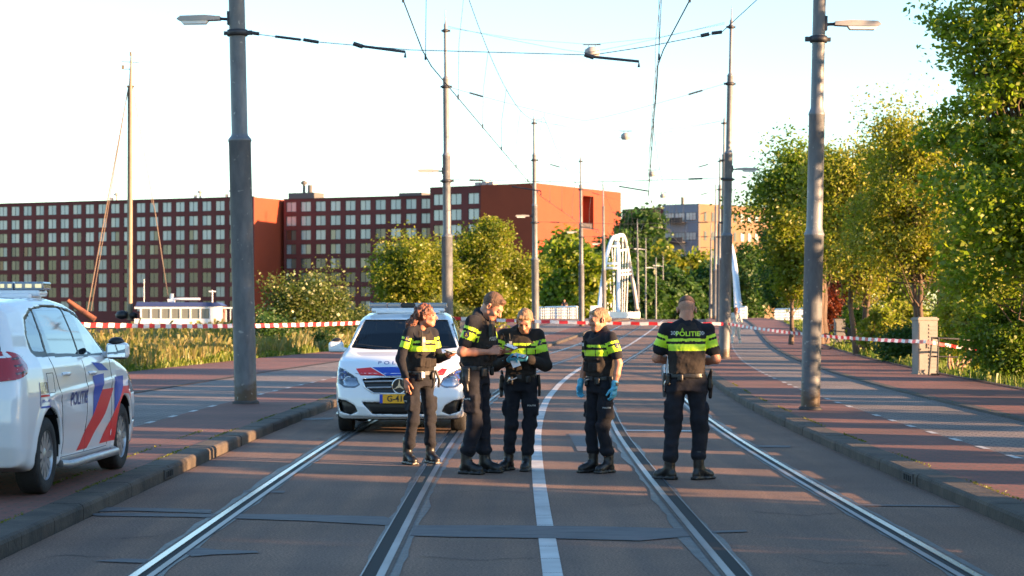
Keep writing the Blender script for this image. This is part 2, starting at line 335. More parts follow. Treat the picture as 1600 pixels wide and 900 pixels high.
# weeds in the joints along the kerb
def weeds():
    rnd = np.random.RandomState(4); V = []; Q = []
    for off, n, y0, y1 in ((-3.87, 1500, 12, 40), (3.80, 1300, 14, 45), (-4.25, 500, 14, 26), (6.75, 300, 20, 50)):
        for k in range(n):
            y = rnd.uniform(y0, y1)
            if math.sin(y*1.7+off)+rnd.normal()*.4 < .1: continue
            x = C(y)+off+rnd.normal()*.014; h = rnd.uniform(.004, .02); a = rnd.uniform(0, PI); s = rnd.uniform(.004, .014)
            b = len(V); dx, dy = math.cos(a)*s, math.sin(a)*s; z = .12+(.03 if off > 6 else 0)
            V += [(x-dx, y-dy, z), (x+dx, y+dy, z), (x+dx*.4+rnd.normal()*.008, y+dy*.4, z+h), (x-dx*.6, y-dy*.6+rnd.normal()*.008, z+h*.8)]; Q.append((b, b+1, b+2, b+3))
    o = mesh_np('joint_weeds', V, Q, M['weedleaf'], smooth=False); tag(o, 'small yellow green weeds in the paving joints by the kerbs', 'weeds', kind='stuff')
M['weedleaf'] = leaf_mat('weed_leaf', [(.12, .11, .02), (.07, .1, .02), (.16, .13, .03)])
weeds()

# ================================================================== buildings
def wall_mat(name, c, v=.18, sc=.12):
    m = mat(name, c, .9, var=v, vscale=sc, bump=.15, bscale=6, detail=8); nt = m.node_tree; b = nt.nodes['Principled BSDF']; src = b.inputs['Base Color'].links[0].from_socket
    tc = nt.nodes.new('ShaderNodeTexCoord'); wv = nt.nodes.new('ShaderNodeTexWave'); wv.bands_direction = 'Z'; wv.inputs['Scale'].default_value = 1.6; wv.inputs['Distortion'].default_value = 1.5; nt.links.new(tc.outputs['Object'], wv.inputs[0])
    mr = nt.nodes.new('ShaderNodeMapRange'); mr.inputs[3].default_value = .88; mr.inputs[4].default_value = 1.1; nt.links.new(wv.outputs[1], mr.inputs[0])
    nt.links.new(mix_rgb(nt, src, mr.outputs[0], 1., 'MULTIPLY'), b.inputs['Base Color']); return m
M['bred'] = wall_mat('dark_red_brick', (.135, .032, .028)); M['bsunlit'] = wall_mat('red_brick_sunlit', (.25, .042, .015), .1)  # end walls repeat the brick in brighter orange, sunlight put into the colour
M['broof'] = mat('roof_gravel', (.1, .1, .1), .9); M['winframe'] = mat('window_frame', (.05, .04, .04), .6)
def pane_mat(name, c, rough=.12, cur=.6):
    m = bpy.data.materials.new(name); m.use_nodes = True; nt = m.node_tree; b = nt.nodes['Principled BSDF']
    oi = nt.nodes.new('ShaderNodeObjectInfo'); rp = nt.nodes.new('ShaderNodeValToRGB'); rp.color_ramp.interpolation = 'CONSTANT'
    e = rp.color_ramp.elements; e[0].color = (*c[0], 1); e[0].position = 0; e[1].color = (*c[1], 1); e[1].position = 1/len(c)
    for i, cc in enumerate(c[2:]): k = e.new((i+2)/len(c)); k.color = (*cc, 1)
    tc = nt.nodes.new('ShaderNodeTexCoord'); sp = nt.nodes.new('ShaderNodeSeparateXYZ'); nt.links.new(tc.outputs['Object'], sp.inputs[0]); gt = nt.nodes.new('ShaderNodeMath'); gt.operation = 'GREATER_THAN'; gt.inputs[1].default_value = 0; nt.links.new(sp.outputs[0], gt.inputs[0])
    md = nt.nodes.new('ShaderNodeMath'); md.operation = 'MULTIPLY_ADD'; md.inputs[1].default_value = .23; nt.links.new(gt.outputs[0], md.inputs[0]); nt.links.new(oi.outputs['Random'], md.inputs[2]); wn = nt.nodes.new('ShaderNodeTexWhiteNoise'); wn.noise_dimensions = '1D'; nt.links.new(md.outputs[0], wn.inputs['W'])
    nt.links.new(wn.outputs[0], rp.inputs[0]); nt.links.new(rp.outputs[0], b.inputs['Base Color'])
    b.inputs['Roughness'].default_value = rough; b.inputs['Specular IOR Level'].default_value = .8; return m
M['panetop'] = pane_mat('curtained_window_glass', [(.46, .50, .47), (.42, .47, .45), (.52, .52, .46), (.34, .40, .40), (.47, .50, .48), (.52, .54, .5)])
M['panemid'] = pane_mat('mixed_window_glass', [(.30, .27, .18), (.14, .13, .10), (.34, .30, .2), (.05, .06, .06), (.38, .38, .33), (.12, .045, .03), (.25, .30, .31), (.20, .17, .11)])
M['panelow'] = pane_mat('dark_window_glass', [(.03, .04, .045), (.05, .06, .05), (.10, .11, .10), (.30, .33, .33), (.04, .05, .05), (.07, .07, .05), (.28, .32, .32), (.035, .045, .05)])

win_count = {}
def window_unit(b, x, z, w_, h_, proto, pm, nm='window', depth=.17):
    key = (round(w_, 2), round(h_, 2), pm.name, proto)
    if key not in win_count:
        g = MB(); fw = .07
        for sx in (-1, 0, 1): g.box((sx*(w_/2-fw/2), 0, 0), (fw, .08, h_))
        for sz in (-1, 1): g.box((0, .001, sz*(h_/2-fw/2)), (w_, .078, fw))
        f = g.build(nm, M['winframe'], b)
        g = MB(); g.box((0, .03, 0), (w_-.02, .012, h_-.02)); p = g.build('pane', pm, f)
        win_count[key] = (f, p); f.location = (x, depth, z); return f
    f0, p0 = win_count[key]; f = f0.copy(); COL.objects.link(f); f.parent = b; f.location = (x, depth, z); p = p0.copy(); COL.objects.link(p); p.parent = f; return f
def facade(b, L, ncol, rows, roof, depth=12, base=0, margin=.2, ww=.68, wh=2.0, quota=100, key='', m='bred', end='bsunlit', colskip=()):
    """local frame: x along the front, y into the building; real openings between piers and bands"""
    pitch = L/ncol; w_ = pitch*ww; g = MB(); D = .2
    zs = sorted(rows)
    # piers
    for i in range(ncol+1):
        xx = i*pitch; wd = pitch-w_
        if i == 0: g.box((wd/4, D/2, (roof+base)/2), (wd/2, D, roof-base))
        elif i == ncol: g.box((L-wd/4, D/2, (roof+base)/2), (wd/2, D, roof-base))
        else: g.box((xx, D/2, (roof+base)/2), (wd, D, roof-base))
    edges = [base]
    for z in zs: edges += [z-wh/2, z+wh/2]
    edges.append(roof)
    for k in range(0, len(edges), 2):
        a, c = edges[k], edges[k+1]
        for i in range(ncol): g.box((i*pitch+pitch/2, D/2+.004, (a+c)/2), (w_+.002, D-.008, c-a))
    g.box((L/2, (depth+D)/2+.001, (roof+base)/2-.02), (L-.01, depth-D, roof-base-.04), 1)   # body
    g.box((L/2, .12, roof+.06), (L+.1, .5, .12), 2)
    g.build('wall', [M[m], M[end], M['winframe']], b)
    cnt = 0; rest = MB()
    for r, z in enumerate(sorted(rows, reverse=True)):
        for i in range(ncol):
            if (r, i) in colskip: continue
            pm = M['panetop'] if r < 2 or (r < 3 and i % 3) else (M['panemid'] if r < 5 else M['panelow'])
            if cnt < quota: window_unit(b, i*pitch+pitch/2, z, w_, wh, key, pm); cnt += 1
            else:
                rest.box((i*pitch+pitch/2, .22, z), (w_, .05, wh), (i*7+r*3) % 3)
                for sx in (-1, 0, 1): rest.box((i*pitch+pitch/2+sx*(w_/2-.035), .19, z), (.07, .06, wh), 3)
    if rest.v:
        o = rest.build('windows_remaining', [M['dark1'], M['dark2'], M['dark3'], M['winframe']], b); o['kind'] = 'stuff'
M['dark1'] = mat('dark_pane', (.035, .045, .05), .1, spec=.8); M['dark2'] = mat('olive_pane', (.08, .085, .06), .12, spec=.8); M['dark3'] = mat('pale_pane', (.26, .3, .3), .12, spec=.8)
def frame_of(p0, p1): return math.atan2(p1[1]-p0[1], p1[0]-p0[0]), math.hypot(p1[0]-p0[0], p1[1]-p0[1])
rows = [23.35-2.85*k for k in range(8)]
# long block on the left
a, L = frame_of((-117.1, 435.3), (-51, 404.6))
b = empty('apartment_block', (-117.1, 435.3, -.15), a, 'long dark red brick apartment block with eight rows of windows behind the mast', 'building')
facade(b, L, 23, rows, 24.95, depth=14, quota=99, key='A')
for xx, s in ((36, 1), (56.5, 1), (64.0, 1)):
    g = MB(); g.tube([(xx, 4, 24.9), (xx, 4, 25.9)], .35); g.tube([(xx+1.2, 4, 24.9), (xx+1.2, 4, 26.4)], .22); g.lathe([(.6, 26.3), (.65, 26.6), (.1, 26.9)], (xx+1.2, 4, 0)); g.build('chimney', M['lampbody'], b)
# middle block
a, L = frame_of((-46, 413), (-15.2, 399.3))
b = empty('apartment_building', (-46, 413, -.15), a, 'middle red brick apartment block with ten window columns behind the bushes', 'building')
facade(b, L, 10, rows[:8], 24.9, depth=14, key='B', quota=90)
g = MB(); g.box((2.3, 5, 25.6), (6, 4, 1.5)); g.tube([(1.8, 5, 26.3), (1.8, 5, 28.3)], .3); g.tube([(3.2, 5, 26.3), (3.2, 5, 28)], .5); g.lathe([(.6, 28.2), (.7, 28.6), (.1, 29)], (1.8, 5, 0)); g.build('roof_plant', M['broof'], b)
g = MB(); g.box((27, 5, 25.3), (5, 4, .9)); g.build('roof_box', M['broof'], b)
# tall end block with the sunlit end wall
a, L = frame_of((-15.7, 392), (4.5, 378.5))
b = empty('apartment_tower', (-15.7, 392, -.15), a, 'taller red brick end block with a bright orange sunlit end wall', 'building')
facade(b, L, 6, [23.6-2.95*k for k in range(7)], 25.9, depth=10, key='C', ww=.62, wh=2.1)
ea, eL = frame_of((4.5, 378.5), (21.7, 408))
g = MB(); ca, sa = math.cos(ea-a), math.sin(ea-a)
def loc2(u, v, z): return (L+ca*u-sa*v, sa*u+ca*v, z)
def obox(g, u0, u1, v0, v1, z0, z1, mi=0):
    P = [loc2(u, v, z) for z in (z0, z1) for v in (v0, v1) for u in (u0, u1)]; g.add(P, [(0, 2, 3, 1), (4, 5, 7, 6), (0, 1, 5, 4), (1, 3, 7, 5), (3, 2, 6, 7), (2, 0, 4, 6)], mi)
s0, s1 = eL*.53, eL*.66
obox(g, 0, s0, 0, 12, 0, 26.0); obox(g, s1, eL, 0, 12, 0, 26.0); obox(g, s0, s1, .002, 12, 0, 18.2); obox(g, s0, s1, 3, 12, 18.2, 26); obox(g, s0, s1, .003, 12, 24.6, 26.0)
g.build('end_wall', M['bsunlit'], b)
g = MB(); obox(g, s0+.05, s1-.05, .3, .4, 18.2, 19.3); g.build('balcony_rail', M['winframe'], b)
g = MB()
for k in range(3): g.box((8+k*1.6, 5, 26.5), (1.0, 1.5, .9+.3*(k % 2)))
g.tube([(10.5, 5, 26.5), (10.5, 5, 29.5)], .06); g.tube([(8.3, 5, 26.5), (7.7, 5, 29.3)], .05); g.build('roof_plant', M['lampbody'], b)

# far blocks on the right
M['bblue'] = wall_mat('blue_grey_cladding', (.20, .23, .28), .1); M['byellow'] = wall_mat('ochre_brick', (.17, .10, .055), .12); M['bwhite'] = mat('white_rail', (.5, .5, .5), .5)
p0, p1, p2 = at(1037, 400, 429), at(1091, 400, 424), at(1240, 400, 446)
a, L = frame_of(p0, p1); b = empty('balcony_block', (p0.x, p0.y, -.1), a, 'blue grey clad apartment block with balconies right of the white bridge', 'building')
g = MB(); g.box((L/2, 5.02, 12.3), (L, 10, 24.6)); g.build('wall', M['bblue'], b)
for k in range(4):
    z = 22-k*4.1
    for (x0, x1) in ((.4, L*.31), (L*.31+.3, L*.62), (L*.66, L-.5)):
        g = MB(); g.box(((x0+x1)/2, .0, z), (x1-x0, .12, 1.7)); f = g.build('window', M['winframe'], b)
        g = MB(); n = 3
        for q in range(n): g.box((x0+(x1-x0)*(q+.5)/n, -.08, z), ((x1-x0)/n-.12, .06, 1.5))
        g.build('pane', M['panetop'], f)
    g = MB(); g.box((L*.42, -.9, z-1.25), (L*.5, 1.7, .18)); g.box((L*.42, -1.72, z-.7), (L*.5, .05, .9)); g.build('balcony', M['winframe'] if k % 2 else M['black'], b)
a, L = frame_of(p1, p2); b = empty('brick_block', (p1.x, p1.y, -.1), a, 'ochre brick apartment block with small windows behind the right poles', 'building')
g = MB(); g.box((L/2, 5.02, 12.3), (L, 10, 24.6)); g.box((.25, -.02, 12.3), (.5, .1, 24.7), 1); g.build('wall', [M['byellow'], M['winframe']], b)
for k in range(5):
    for i in range(12):
        xx = 2.2+i*(L-3)/12
        g = MB(); g.box((xx, -.02, 22-k*4.0), (.75 if i < 5 else 1.15, .12, 1.9)); f = g.build('window', M['winframe'], b); g = MB(); g.box((xx, -.085, 22-k*4.0), (.6 if i < 5 else 1.0, .03, 1.7)); g.build('pane', M['dark1'] if i < 5 else M['dark3'], f)
g = MB(); g.tube([(-1.5, 3, 24.5), (-1.5, 3, 26)], .3); g.build('chimney', M['black'], b)
p0, p1 = at(972, 400, 440), at(1036, 400, 429.5)
a, L = frame_of(p0, p1); b = empty('red_block', (p0.x, p0.y, -.1), a, 'dark red brick block half hidden by trees beyond the white bridge', 'building')
g = MB(); g.box((L/2, 5.02, 12.1), (L, 10, 24.2)); g.build('wall', M['bred'], b)
for k in range(4): g = MB(); g.box((L*.78, -.02, 21.6-k*4.1), (2.1, .1, 2.6)); f = g.build('window', M['winframe'], b); g = MB(); g.box((L*.78, -.08, 21.6-k*4.1), (1.8, .03, 2.2)); g.build('pane', M['panetop'], f)
# ================================================================== trees, bushes, grass
def leaves_mesh(name, cents, size, rng, mats, parent, droop=0., aspect=1.7):
    n = len(cents); s = size*rng.uniform(.6, 1.3, n)[:, None]
    d = rng.normal(size=(n, 3)); d[:, 2] = d[:, 2]*.6-droop; d /= np.linalg.norm(d, axis=1)[:, None]
    u = rng.normal(size=(n, 3)); u -= d*(u*d).sum(1)[:, None]; u /= np.linalg.norm(u, axis=1)[:, None]
    c = cents
    V = np.stack([c-d*s*aspect/2, c+u*s*.5, c+d*s*aspect/2, c-u*s*.5], 1).reshape(-1, 3)
    Q = np.arange(4*n).reshape(n, 4)
    return mesh_np(name, V, Q, mats, parent, smooth=False)
def tree(name, base, h, rx, ry=None, zc=None, rz=None, clumps=60, leaves=29400, ls=0.099, lm='leaf_mid', seed=1, trunk_r=.16, label='', cat='tree', group=None, nst=1, spread=.8, cr=.16, lean=(0, 0), droop=0., flat=.75, low=0., shrink=.75):
    """crown ellipsoid centred at height zc with radii rx, ry, rz made of leaf clumps at branch tips"""
    rng = np.random.RandomState(seed); ry = ry or rx; zc = zc if zc is not None else h*.62; rz = rz or h-zc
    t = empty(name, base, 0, label, cat, group)
    P = []
    while len(P) < clumps:
        q = rng.uniform(-1, 1, 3); r = np.linalg.norm(q)
        if r > 1 or r < .25 or (r < .62 and rng.rand() < .55): continue
        k = 1+.16*math.sin(3*math.atan2(q[1], q[0])+seed)+.12*math.sin(5*q[2]+seed*2)
        P.append(q*k)
    rs_ = shrink*cr*(rx+ry+rz); ex, ey, ez = [max(q-rs_, q*.45) for q in (rx, ry, rz)]
    P = np.array(P)*[ex, ey, ez]+[lean[0], lean[1], zc]; P[:, 2] = np.maximum(P[:, 2], low+.2)
    g = MB(); forks = []
    for s in range(nst):
        a = 2*PI*s/nst+seed; bx, by = (math.cos(a)*spread*.25, math.sin(a)*spread*.25) if nst > 1 else (0, 0)
        tx, ty = lean[0]*.7+math.cos(a)*spread*(nst > 1), lean[1]*.7+math.sin(a)*spread*(nst > 1)
        fz = zc+rz*.25; pts = []; rs = []
        for i in range(8):
            q = i/7; pts.append((bx+(tx-bx)*q**1.4+rng.normal()*.05*h*.12, by+(ty-by)*q**1.4+rng.normal()*.05*h*.12, fz*q)); rs.append(trunk_r*(1.25-q*.95) if i else trunk_r*1.45)
        g.tube(pts, rs, 8); forks.append(pts)
    for i, p in enumerate(P):
        st = forks[i % nst]; best = min(range(2, 8), key=lambda j: abs(st[j][2]-(p[2]*.55))); s = np.array(st[best]); m = (s+p)/2+rng.normal(size=3)*.08*rx+np.array([0, 0, -.06*h*(1 if p[2] < zc else -.2)])
        r0 = trunk_r*rng.uniform(.22, .4); g.tube([s, (s*2+m)/3+rng.normal(size=3)*.03, m, (m+p)/2+rng.normal(size=3)*.04*rx, p], [r0, r0*.8, r0*.6, r0*.4, r0*.15], 5, caps=False)
    g.build('trunk', M['bark'], t)
    wts = rng.uniform(.35, 1.4, clumps); wts /= wts.sum(); cnt = (wts*leaves).astype(int); C_ = []
    R0 = cr*(rx+ry+rz)
    for p, c_ in zip(P, cnt):
        rr = R0*rng.uniform(.55, 1.25); q = rng.normal(size=(c_, 3)); q /= np.linalg.norm(q, axis=1)[:, None]; q *= (rng.rand(c_, 1)**.42)*rr; q[:, 2] *= flat
        if rng.rand() < .5:
            dd = (p-[lean[0], lean[1], zc]); dd /= np.linalg.norm(dd)+1e-6; q += dd*(rng.rand(c_, 1)**2)*rr*.9
        C_.append(p+q)
    cents = np.concatenate(C_); cents[:, 2] = np.maximum(cents[:, 2], low+rng.uniform(0, .15, len(cents)))
    leaves_mesh('crown', cents, ls, rng, M[lm], t, droop)
    return t
M['leaf_mid'] = leaf_mat('leaf_mid_green', [(.095, .14, .02), (.14, .18, .025), (.185, .21, .032)], .58)
M['leaf_yel'] = leaf_mat('leaf_sunlit_willow', [(.20, .195, .032), (.26, .24, .038), (.31, .265, .05)], .6)  # yellow of the low sun is put into these leaf colours
M['leaf_bright'] = leaf_mat('leaf_bright_green', [(.13, .175, .02), (.185, .225, .027), (.25, .26, .033)], .6)
M['leaf_dark'] = leaf_mat('leaf_dark_green', [(.03, .065, .02), (.04, .085, .024), (.06, .11, .03)], .4)
M['leaf_gold'] = leaf_mat('leaf_yellow_green', [(.12, .145, .02), (.175, .185, .023), (.23, .215, .027)], .55)
M['leaf_red'] = leaf_mat('leaf_copper', [(.11, .02, .012), (.17, .03, .018), (.08, .02, .015)])
M['leaf_shrub'] = leaf_mat('leaf_elder', [(.05, .075, .02), (.085, .11, .03), (.14, .14, .05)])
M['flower'] = leaf_mat('elder_flower', [(.55, .52, .38), (.45, .42, .28)], .3)
M['grass'] = leaf_mat('tall_grass', [(.09, .115, .03), (.15, .13, .055), (.20, .15, .075), (.11, .13, .04), (.24, .165, .09)], .4)
M['grassgreen'] = leaf_mat('verge_grass', [(.07, .11, .02), (.13, .16, .03), (.2, .2, .06)], .4)

def px_tree(px, Y, top, half, zb=None, **k):
    """place by where it stands: pixel column, distance, pixel row of the top and half width in pixels"""
    p = at(px, HZ, Y); gz = (H(Y) if zb is None else zb); h = EYE+(HZ-top)/F*Y-gz; r = half/F*Y
    return tree(base=(p.x, Y, gz), h=h, rx=r, **k)
# right-hand side, near to far
G_ = 'trees along the right verge'
px_tree(1612, 46, -30, 165, zb=.1, name='broadleaf_tree', ry=1.9, zc=6.6, rz=4.2, flat=.45, clumps=150, leaves=42000, ls=0.087, lm='leaf_bright', seed=11, trunk_r=.14, cr=.085, droop=.2, label='tall broadleaf tree reaching in at the right edge of the photo', group=G_)
px_tree(1640, 44, 210, 190, zb=.1, name='broadleaf_tree', ry=2, zc=3.6, rz=2.2, clumps=60, leaves=23100, ls=0.081, lm='leaf_bright', seed=12, trunk_r=.10, cr=.13, label='mid green tree below the tall crown at the right edge', group=G_)
px_tree(1445, 66, 222, 140, zb=.1, name='willow_tree', ry=2.4, zc=5.1, rz=3.0, clumps=100, leaves=54600, ls=0.071, lm='leaf_yel', seed=21, trunk_r=.09, nst=3, spread=1.1, cr=.12, droop=.5, label='feathery willow with twisted red brown stems behind the cabinet', group=G_)
px_tree(1345, 74, 190, 100, zb=.1, name='willow_tree', ry=2.2, zc=5.3, rz=3.1, clumps=95, leaves=46200, ls=0.074, lm='leaf_yel', seed=22, trunk_r=.09, nst=3, spread=.9, cr=.12, droop=.5, label='yellow green willow just right of the near right pole', group=G_)
px_tree(1528, 62, 318, 66, zb=.1, name='willow_tree', ry=1.8, zc=2.6, rz=2.6, clumps=80, leaves=36000, ls=.07, lm='leaf_yel', seed=34, trunk_r=.06, nst=3, spread=.6, cr=.13, droop=.5, label='smaller willow between the big willow and the right edge tree', group=G_)
px_tree(1285, 90, 200, 105, zb=.3, name='maple_tree', ry=3, zc=6.3, rz=3.3, clumps=60, leaves=23100, ls=0.105, lm='leaf_mid', seed=23, trunk_r=.17, nst=2, cr=.12, lean=(-.4, 0), label='darker tree with open reaching branches left of the willows', group=G_)
px_tree(1235, 88, 330, 42, zb=.3, name='maple_tree', ry=1.5, zc=3.6, rz=2.2, clumps=34, leaves=10500, ls=0.105, lm='leaf_gold', seed=24, trunk_r=.09, cr=.17, label='small golden leaved tree left of the near right pole', group=G_)
px_tree(1520, 57, 400, 60, zb=.1, name='willow_bush', ry=1.6, zc=1.6, rz=1.5, clumps=50, leaves=33600, ls=0.062, lm='leaf_yel', seed=25, trunk_r=.05, nst=3, cr=.17, low=.1, label='yellow green willow bush right of the grey cabinet', cat='bush', group='bushes on the right verge')
px_tree(1590, 45, 440, 75, zb=.1, name='hedge_bush', ry=1.3, zc=.9, rz=1.15, clumps=60, leaves=31500, ls=0.053, lm='leaf_mid', seed=26, trunk_r=.04, nst=3, cr=.17, low=.05, label='dense green bush beside the path at the right edge', cat='bush', group='bushes on the right verge')
px_tree(1410, 62, 520, 42, zb=.1, name='low_shrub', ry=1., zc=.5, rz=.6, clumps=30, leaves=12600, ls=0.056, lm='leaf_dark', seed=27, trunk_r=.03, nst=2, cr=.2, low=.02, label='low dark shrub left of the grey cabinet', cat='bush', group='bushes on the right verge')
px_tree(1345, 86, 470, 26, zb=.25, name='low_shrub', ry=1., zc=1.0, rz=1.0, clumps=26, leaves=9450, ls=0.068, lm='leaf_mid', seed=28, trunk_r=.04, nst=2, cr=.2, low=.02, label='green shrub among the willow trunks', cat='bush', group='bushes on the right verge')
px_tree(1297, 112, 425, 30, zb=.3, name='copper_bush', ry=2., zc=2.0, rz=2.1, clumps=36, leaves=14700, ls=0.087, lm='leaf_red', seed=29, trunk_r=.06, cr=.18, low=.1, label='copper red leaved bush right of the near right pole', cat='bush', group='bushes on the right verge')
px_tree(1234, 190, 350, 48, name='dark_tree', ry=5, zc=5., rz=5.2, clumps=70, leaves=31500, ls=0.211, lm='leaf_dark', seed=31, trunk_r=.25, cr=.14, low=.3, label='dark green tree behind the white railing on the right', group='trees beyond the bridge')
px_tree(1165, 262, 375, 45, zb=.3, name='dark_tree', ry=5, zc=5., rz=6, clumps=60, leaves=18900, ls=0.260, lm='leaf_dark', seed=32, trunk_r=.25, cr=.15, low=.3, label='dark tree just right of the second right pole', group='trees beyond the bridge')
for i, (px, Y, top, half, lm_) in enumerate(((1378, 71, 492, 26, 'leaf_yel'), (1478, 61, 470, 30, 'leaf_bright'), (1330, 96, 478, 22, 'leaf_mid'), (1420, 78, 470, 34, 'leaf_yel'), (1545, 52, 455, 45, 'leaf_yel'))):
    h_ = EYE+(HZ-top)/F*Y-.1
    px_tree(px, Y, top, half, zb=.1, name='low_shrub', ry=.9, zc=h_*.5, rz=h_*.5, clumps=34, leaves=9000, ls=.085, lm=lm_, seed=50+i, trunk_r=.03, nst=3, cr=.16, low=.02, shrink=.3,
            label=['yellow green shrub at the foot of the left willow', 'bright shrub directly behind the grey cabinet', 'green shrub behind the dark bicycle', 'tall yellow green shrub between the two willows', 'yellow green shrub right of the splintered stump'][i], cat='bush', group='bushes on the right verge')
# filling greenery behind the willows
for i, (px, Y, top, half, lm_) in enumerate(((1500, 92, 360, 80, 'leaf_mid'), (1600, 82, 300, 70, 'leaf_bright'), (1400, 112, 330, 70, 'leaf_mid'), (1330, 128, 340, 60, 'leaf_dark'))):
    px_tree(px, Y, top, half, zb=.1, name='background_tree', ry=2.5, zc=3.8, clumps=44, leaves=14700, ls=0.118, lm=lm_, seed=40+i, trunk_r=.12, cr=.15, low=.1,
            label=['mid green tree standing behind the cabinet', 'bright tree behind the right edge foliage', 'mid green tree behind the willow stems', 'dark tree behind the copper bush'][i], group='trees along the right verge')
# avenue standing to the right of the photograph's edge: its gaps let the low sun through in stripes
OFF = [(Y, 13.4 + .5*math.sin(Y), 6.5, 2.75) for Y in (-28, -23.5, -19, -14.5, -10, -5.5, -1, 3.5, 7.6)]+[(11.6, 12.9, 5.2, 1.9), (15.35, 12.8, 2.9, .78), (18.2, 12.9, 3.1, .95),
       (20.9, 12.8, 4.4, 1.15), (24.3, 12.8, 9.5, 1.05), (26.7, 12.9, 10, 1.5), (30.9, 12.8, 10.5, 1.4), (33.1, 12.9, 5.2, .9), (36.6, 13.0, 6, 1.5)]
for i, (Y, X, h_, r_) in enumerate(OFF):
    tree('avenue_tree', (X, Y, .1), h_+(1.5 if r_ > 2.5 else 0), r_*.9, r_*(.98 if r_ > 1.8 else .82), zc=h_*.5, rz=h_*.5, clumps=60, leaves=int(7000*r_+4000)*(2 if r_ > 1.8 else 1), ls=.16, lm='leaf_mid', seed=60+i, trunk_r=.08, cr=.09 if r_ < 1.5 else .13, low=.1, shrink=0, label='leafy avenue tree right of the road, outside the photo', group='avenue trees outside the photo')
# left-hand side
px_tree(478, 92, 415, 80, zb=-.3, name='elder_bush', ry=2.2, zc=1.7, rz=2.1, clumps=70, leaves=27300, ls=0.081, lm='leaf_shrub', seed=71, trunk_r=.07, nst=3, cr=.16, low=.1, label='pale flowering elder bush right of the near left pole', cat='bush')
px_tree(655, 128, 358, 72, zb=-.2, name='plane_tree', ry=3.2, zc=3.6, rz=3.6, clumps=90, leaves=42000, ls=0.124, lm='leaf_gold', seed=72, trunk_r=.14, cr=.13, low=.2, label='yellow green tree left of the second left pole', group='trees on the left bank')
px_tree(765, 132, 342, 80, zb=0, name='plane_tree', ry=3.2, zc=3.9, rz=4.0, clumps=100, leaves=50400, ls=0.124, lm='leaf_gold', seed=73, trunk_r=.14, cr=.12, low=.2, label='yellow green tree between the second and third left poles', group='trees on the left bank')
px_tree(560, 105, 468, 34, zb=-.3, name='bank_bush', ry=1.4, zc=1.0, rz=1.2, clumps=30, leaves=9450, ls=0.081, lm='leaf_shrub', seed=74, trunk_r=.05, cr=.18, low=.1, label='low bush above the white police car bonnet', cat='bush', group='bushes on the left bank')
px_tree(425, 80, 455, 40, zb=-.3, name='bank_bush', ry=1.4, zc=1., rz=1.1, clumps=30, leaves=9450, ls=0.074, lm='leaf_dark', seed=75, trunk_r=.05, cr=.2, low=.1, label='dark low bush directly right of the near left pole', cat='bush', group='bushes on the left bank')
px_tree(505, 84, 500, 22, zb=-.1, name='bank_bush', ry=.8, zc=.5, rz=.6, clumps=20, leaves=5460, ls=0.062, lm='leaf_dark', seed=76, trunk_r=.03, cr=.22, low=.05, label='small dark shrub in the dry grass left of the police car', cat='bush', group='bushes on the left bank')
px_tree(700, 118, 440, 60, zb=-.1, name='bank_bush', ry=2., zc=1.3, rz=1.4, clumps=40, leaves=14700, ls=0.093, lm='leaf_shrub', seed=77, trunk_r=.05, cr=.18, low=.1, label='rose bush thicket below the trees by the second left pole', cat='bush', group='bushes on the left bank')
BG = [(900, 205, 385, 55, 'leaf_bright', 'bright green tree left of the white bridge arch'), (850, 215, 400, 48, 'leaf_mid', 'green tree behind the third left pole'), (885, 240, 350, 45, 'leaf_mid', 'mid green tree before the orange end wall'),
      (1000, 350, 322, 48, 'leaf_dark', 'tall dark tree behind the white bridge arch'), (960, 300, 365, 45, 'leaf_dark', 'dark tree between the orange wall and the arch'),
      (1065, 330, 386, 52, 'leaf_gold', 'sunlit yellow topped tree under the blue grey block'), (1040, 300, 410, 50, 'leaf_dark', 'dark tree closing the end of the street'), (1100, 310, 415, 45, 'leaf_dark', 'dark tree left of the second right pole'), (1010, 285, 425, 45, 'leaf_dark', 'dark tree right of the white arch'), (1145, 330, 400, 40, 'leaf_dark', 'dark tree at the far end right of the poles')]
for i, (px, Y, top, half, lm_, lab) in enumerate(BG):
    h_ = EYE+(HZ-top)/F*Y-.2
    px_tree(px, Y, top, half, zb=.0, name='park_tree', ry=half/F*Y*.8, zc=h_*.5, rz=h_*.5, clumps=75, leaves=25200, ls=0.0017*Y, lm=lm_, seed=80+i, trunk_r=.2, cr=.15, low=.2, label=lab, group='trees beyond the bridge')
# elder blossom as part of the bush
eb = [o for o in bpy.data.objects if o.name.startswith('elder_bush')][0]; rng = np.random.RandomState(5)
q = rng.normal(size=(220, 3)); q /= np.linalg.norm(q, axis=1)[:, None]; leaves_mesh('blossom', q*[2.3, 2.2, 2.1]*rng.uniform(.75, .95, (220, 1))+[0, 0, 1.9], .14, rng, M['flower'], eb, aspect=1)
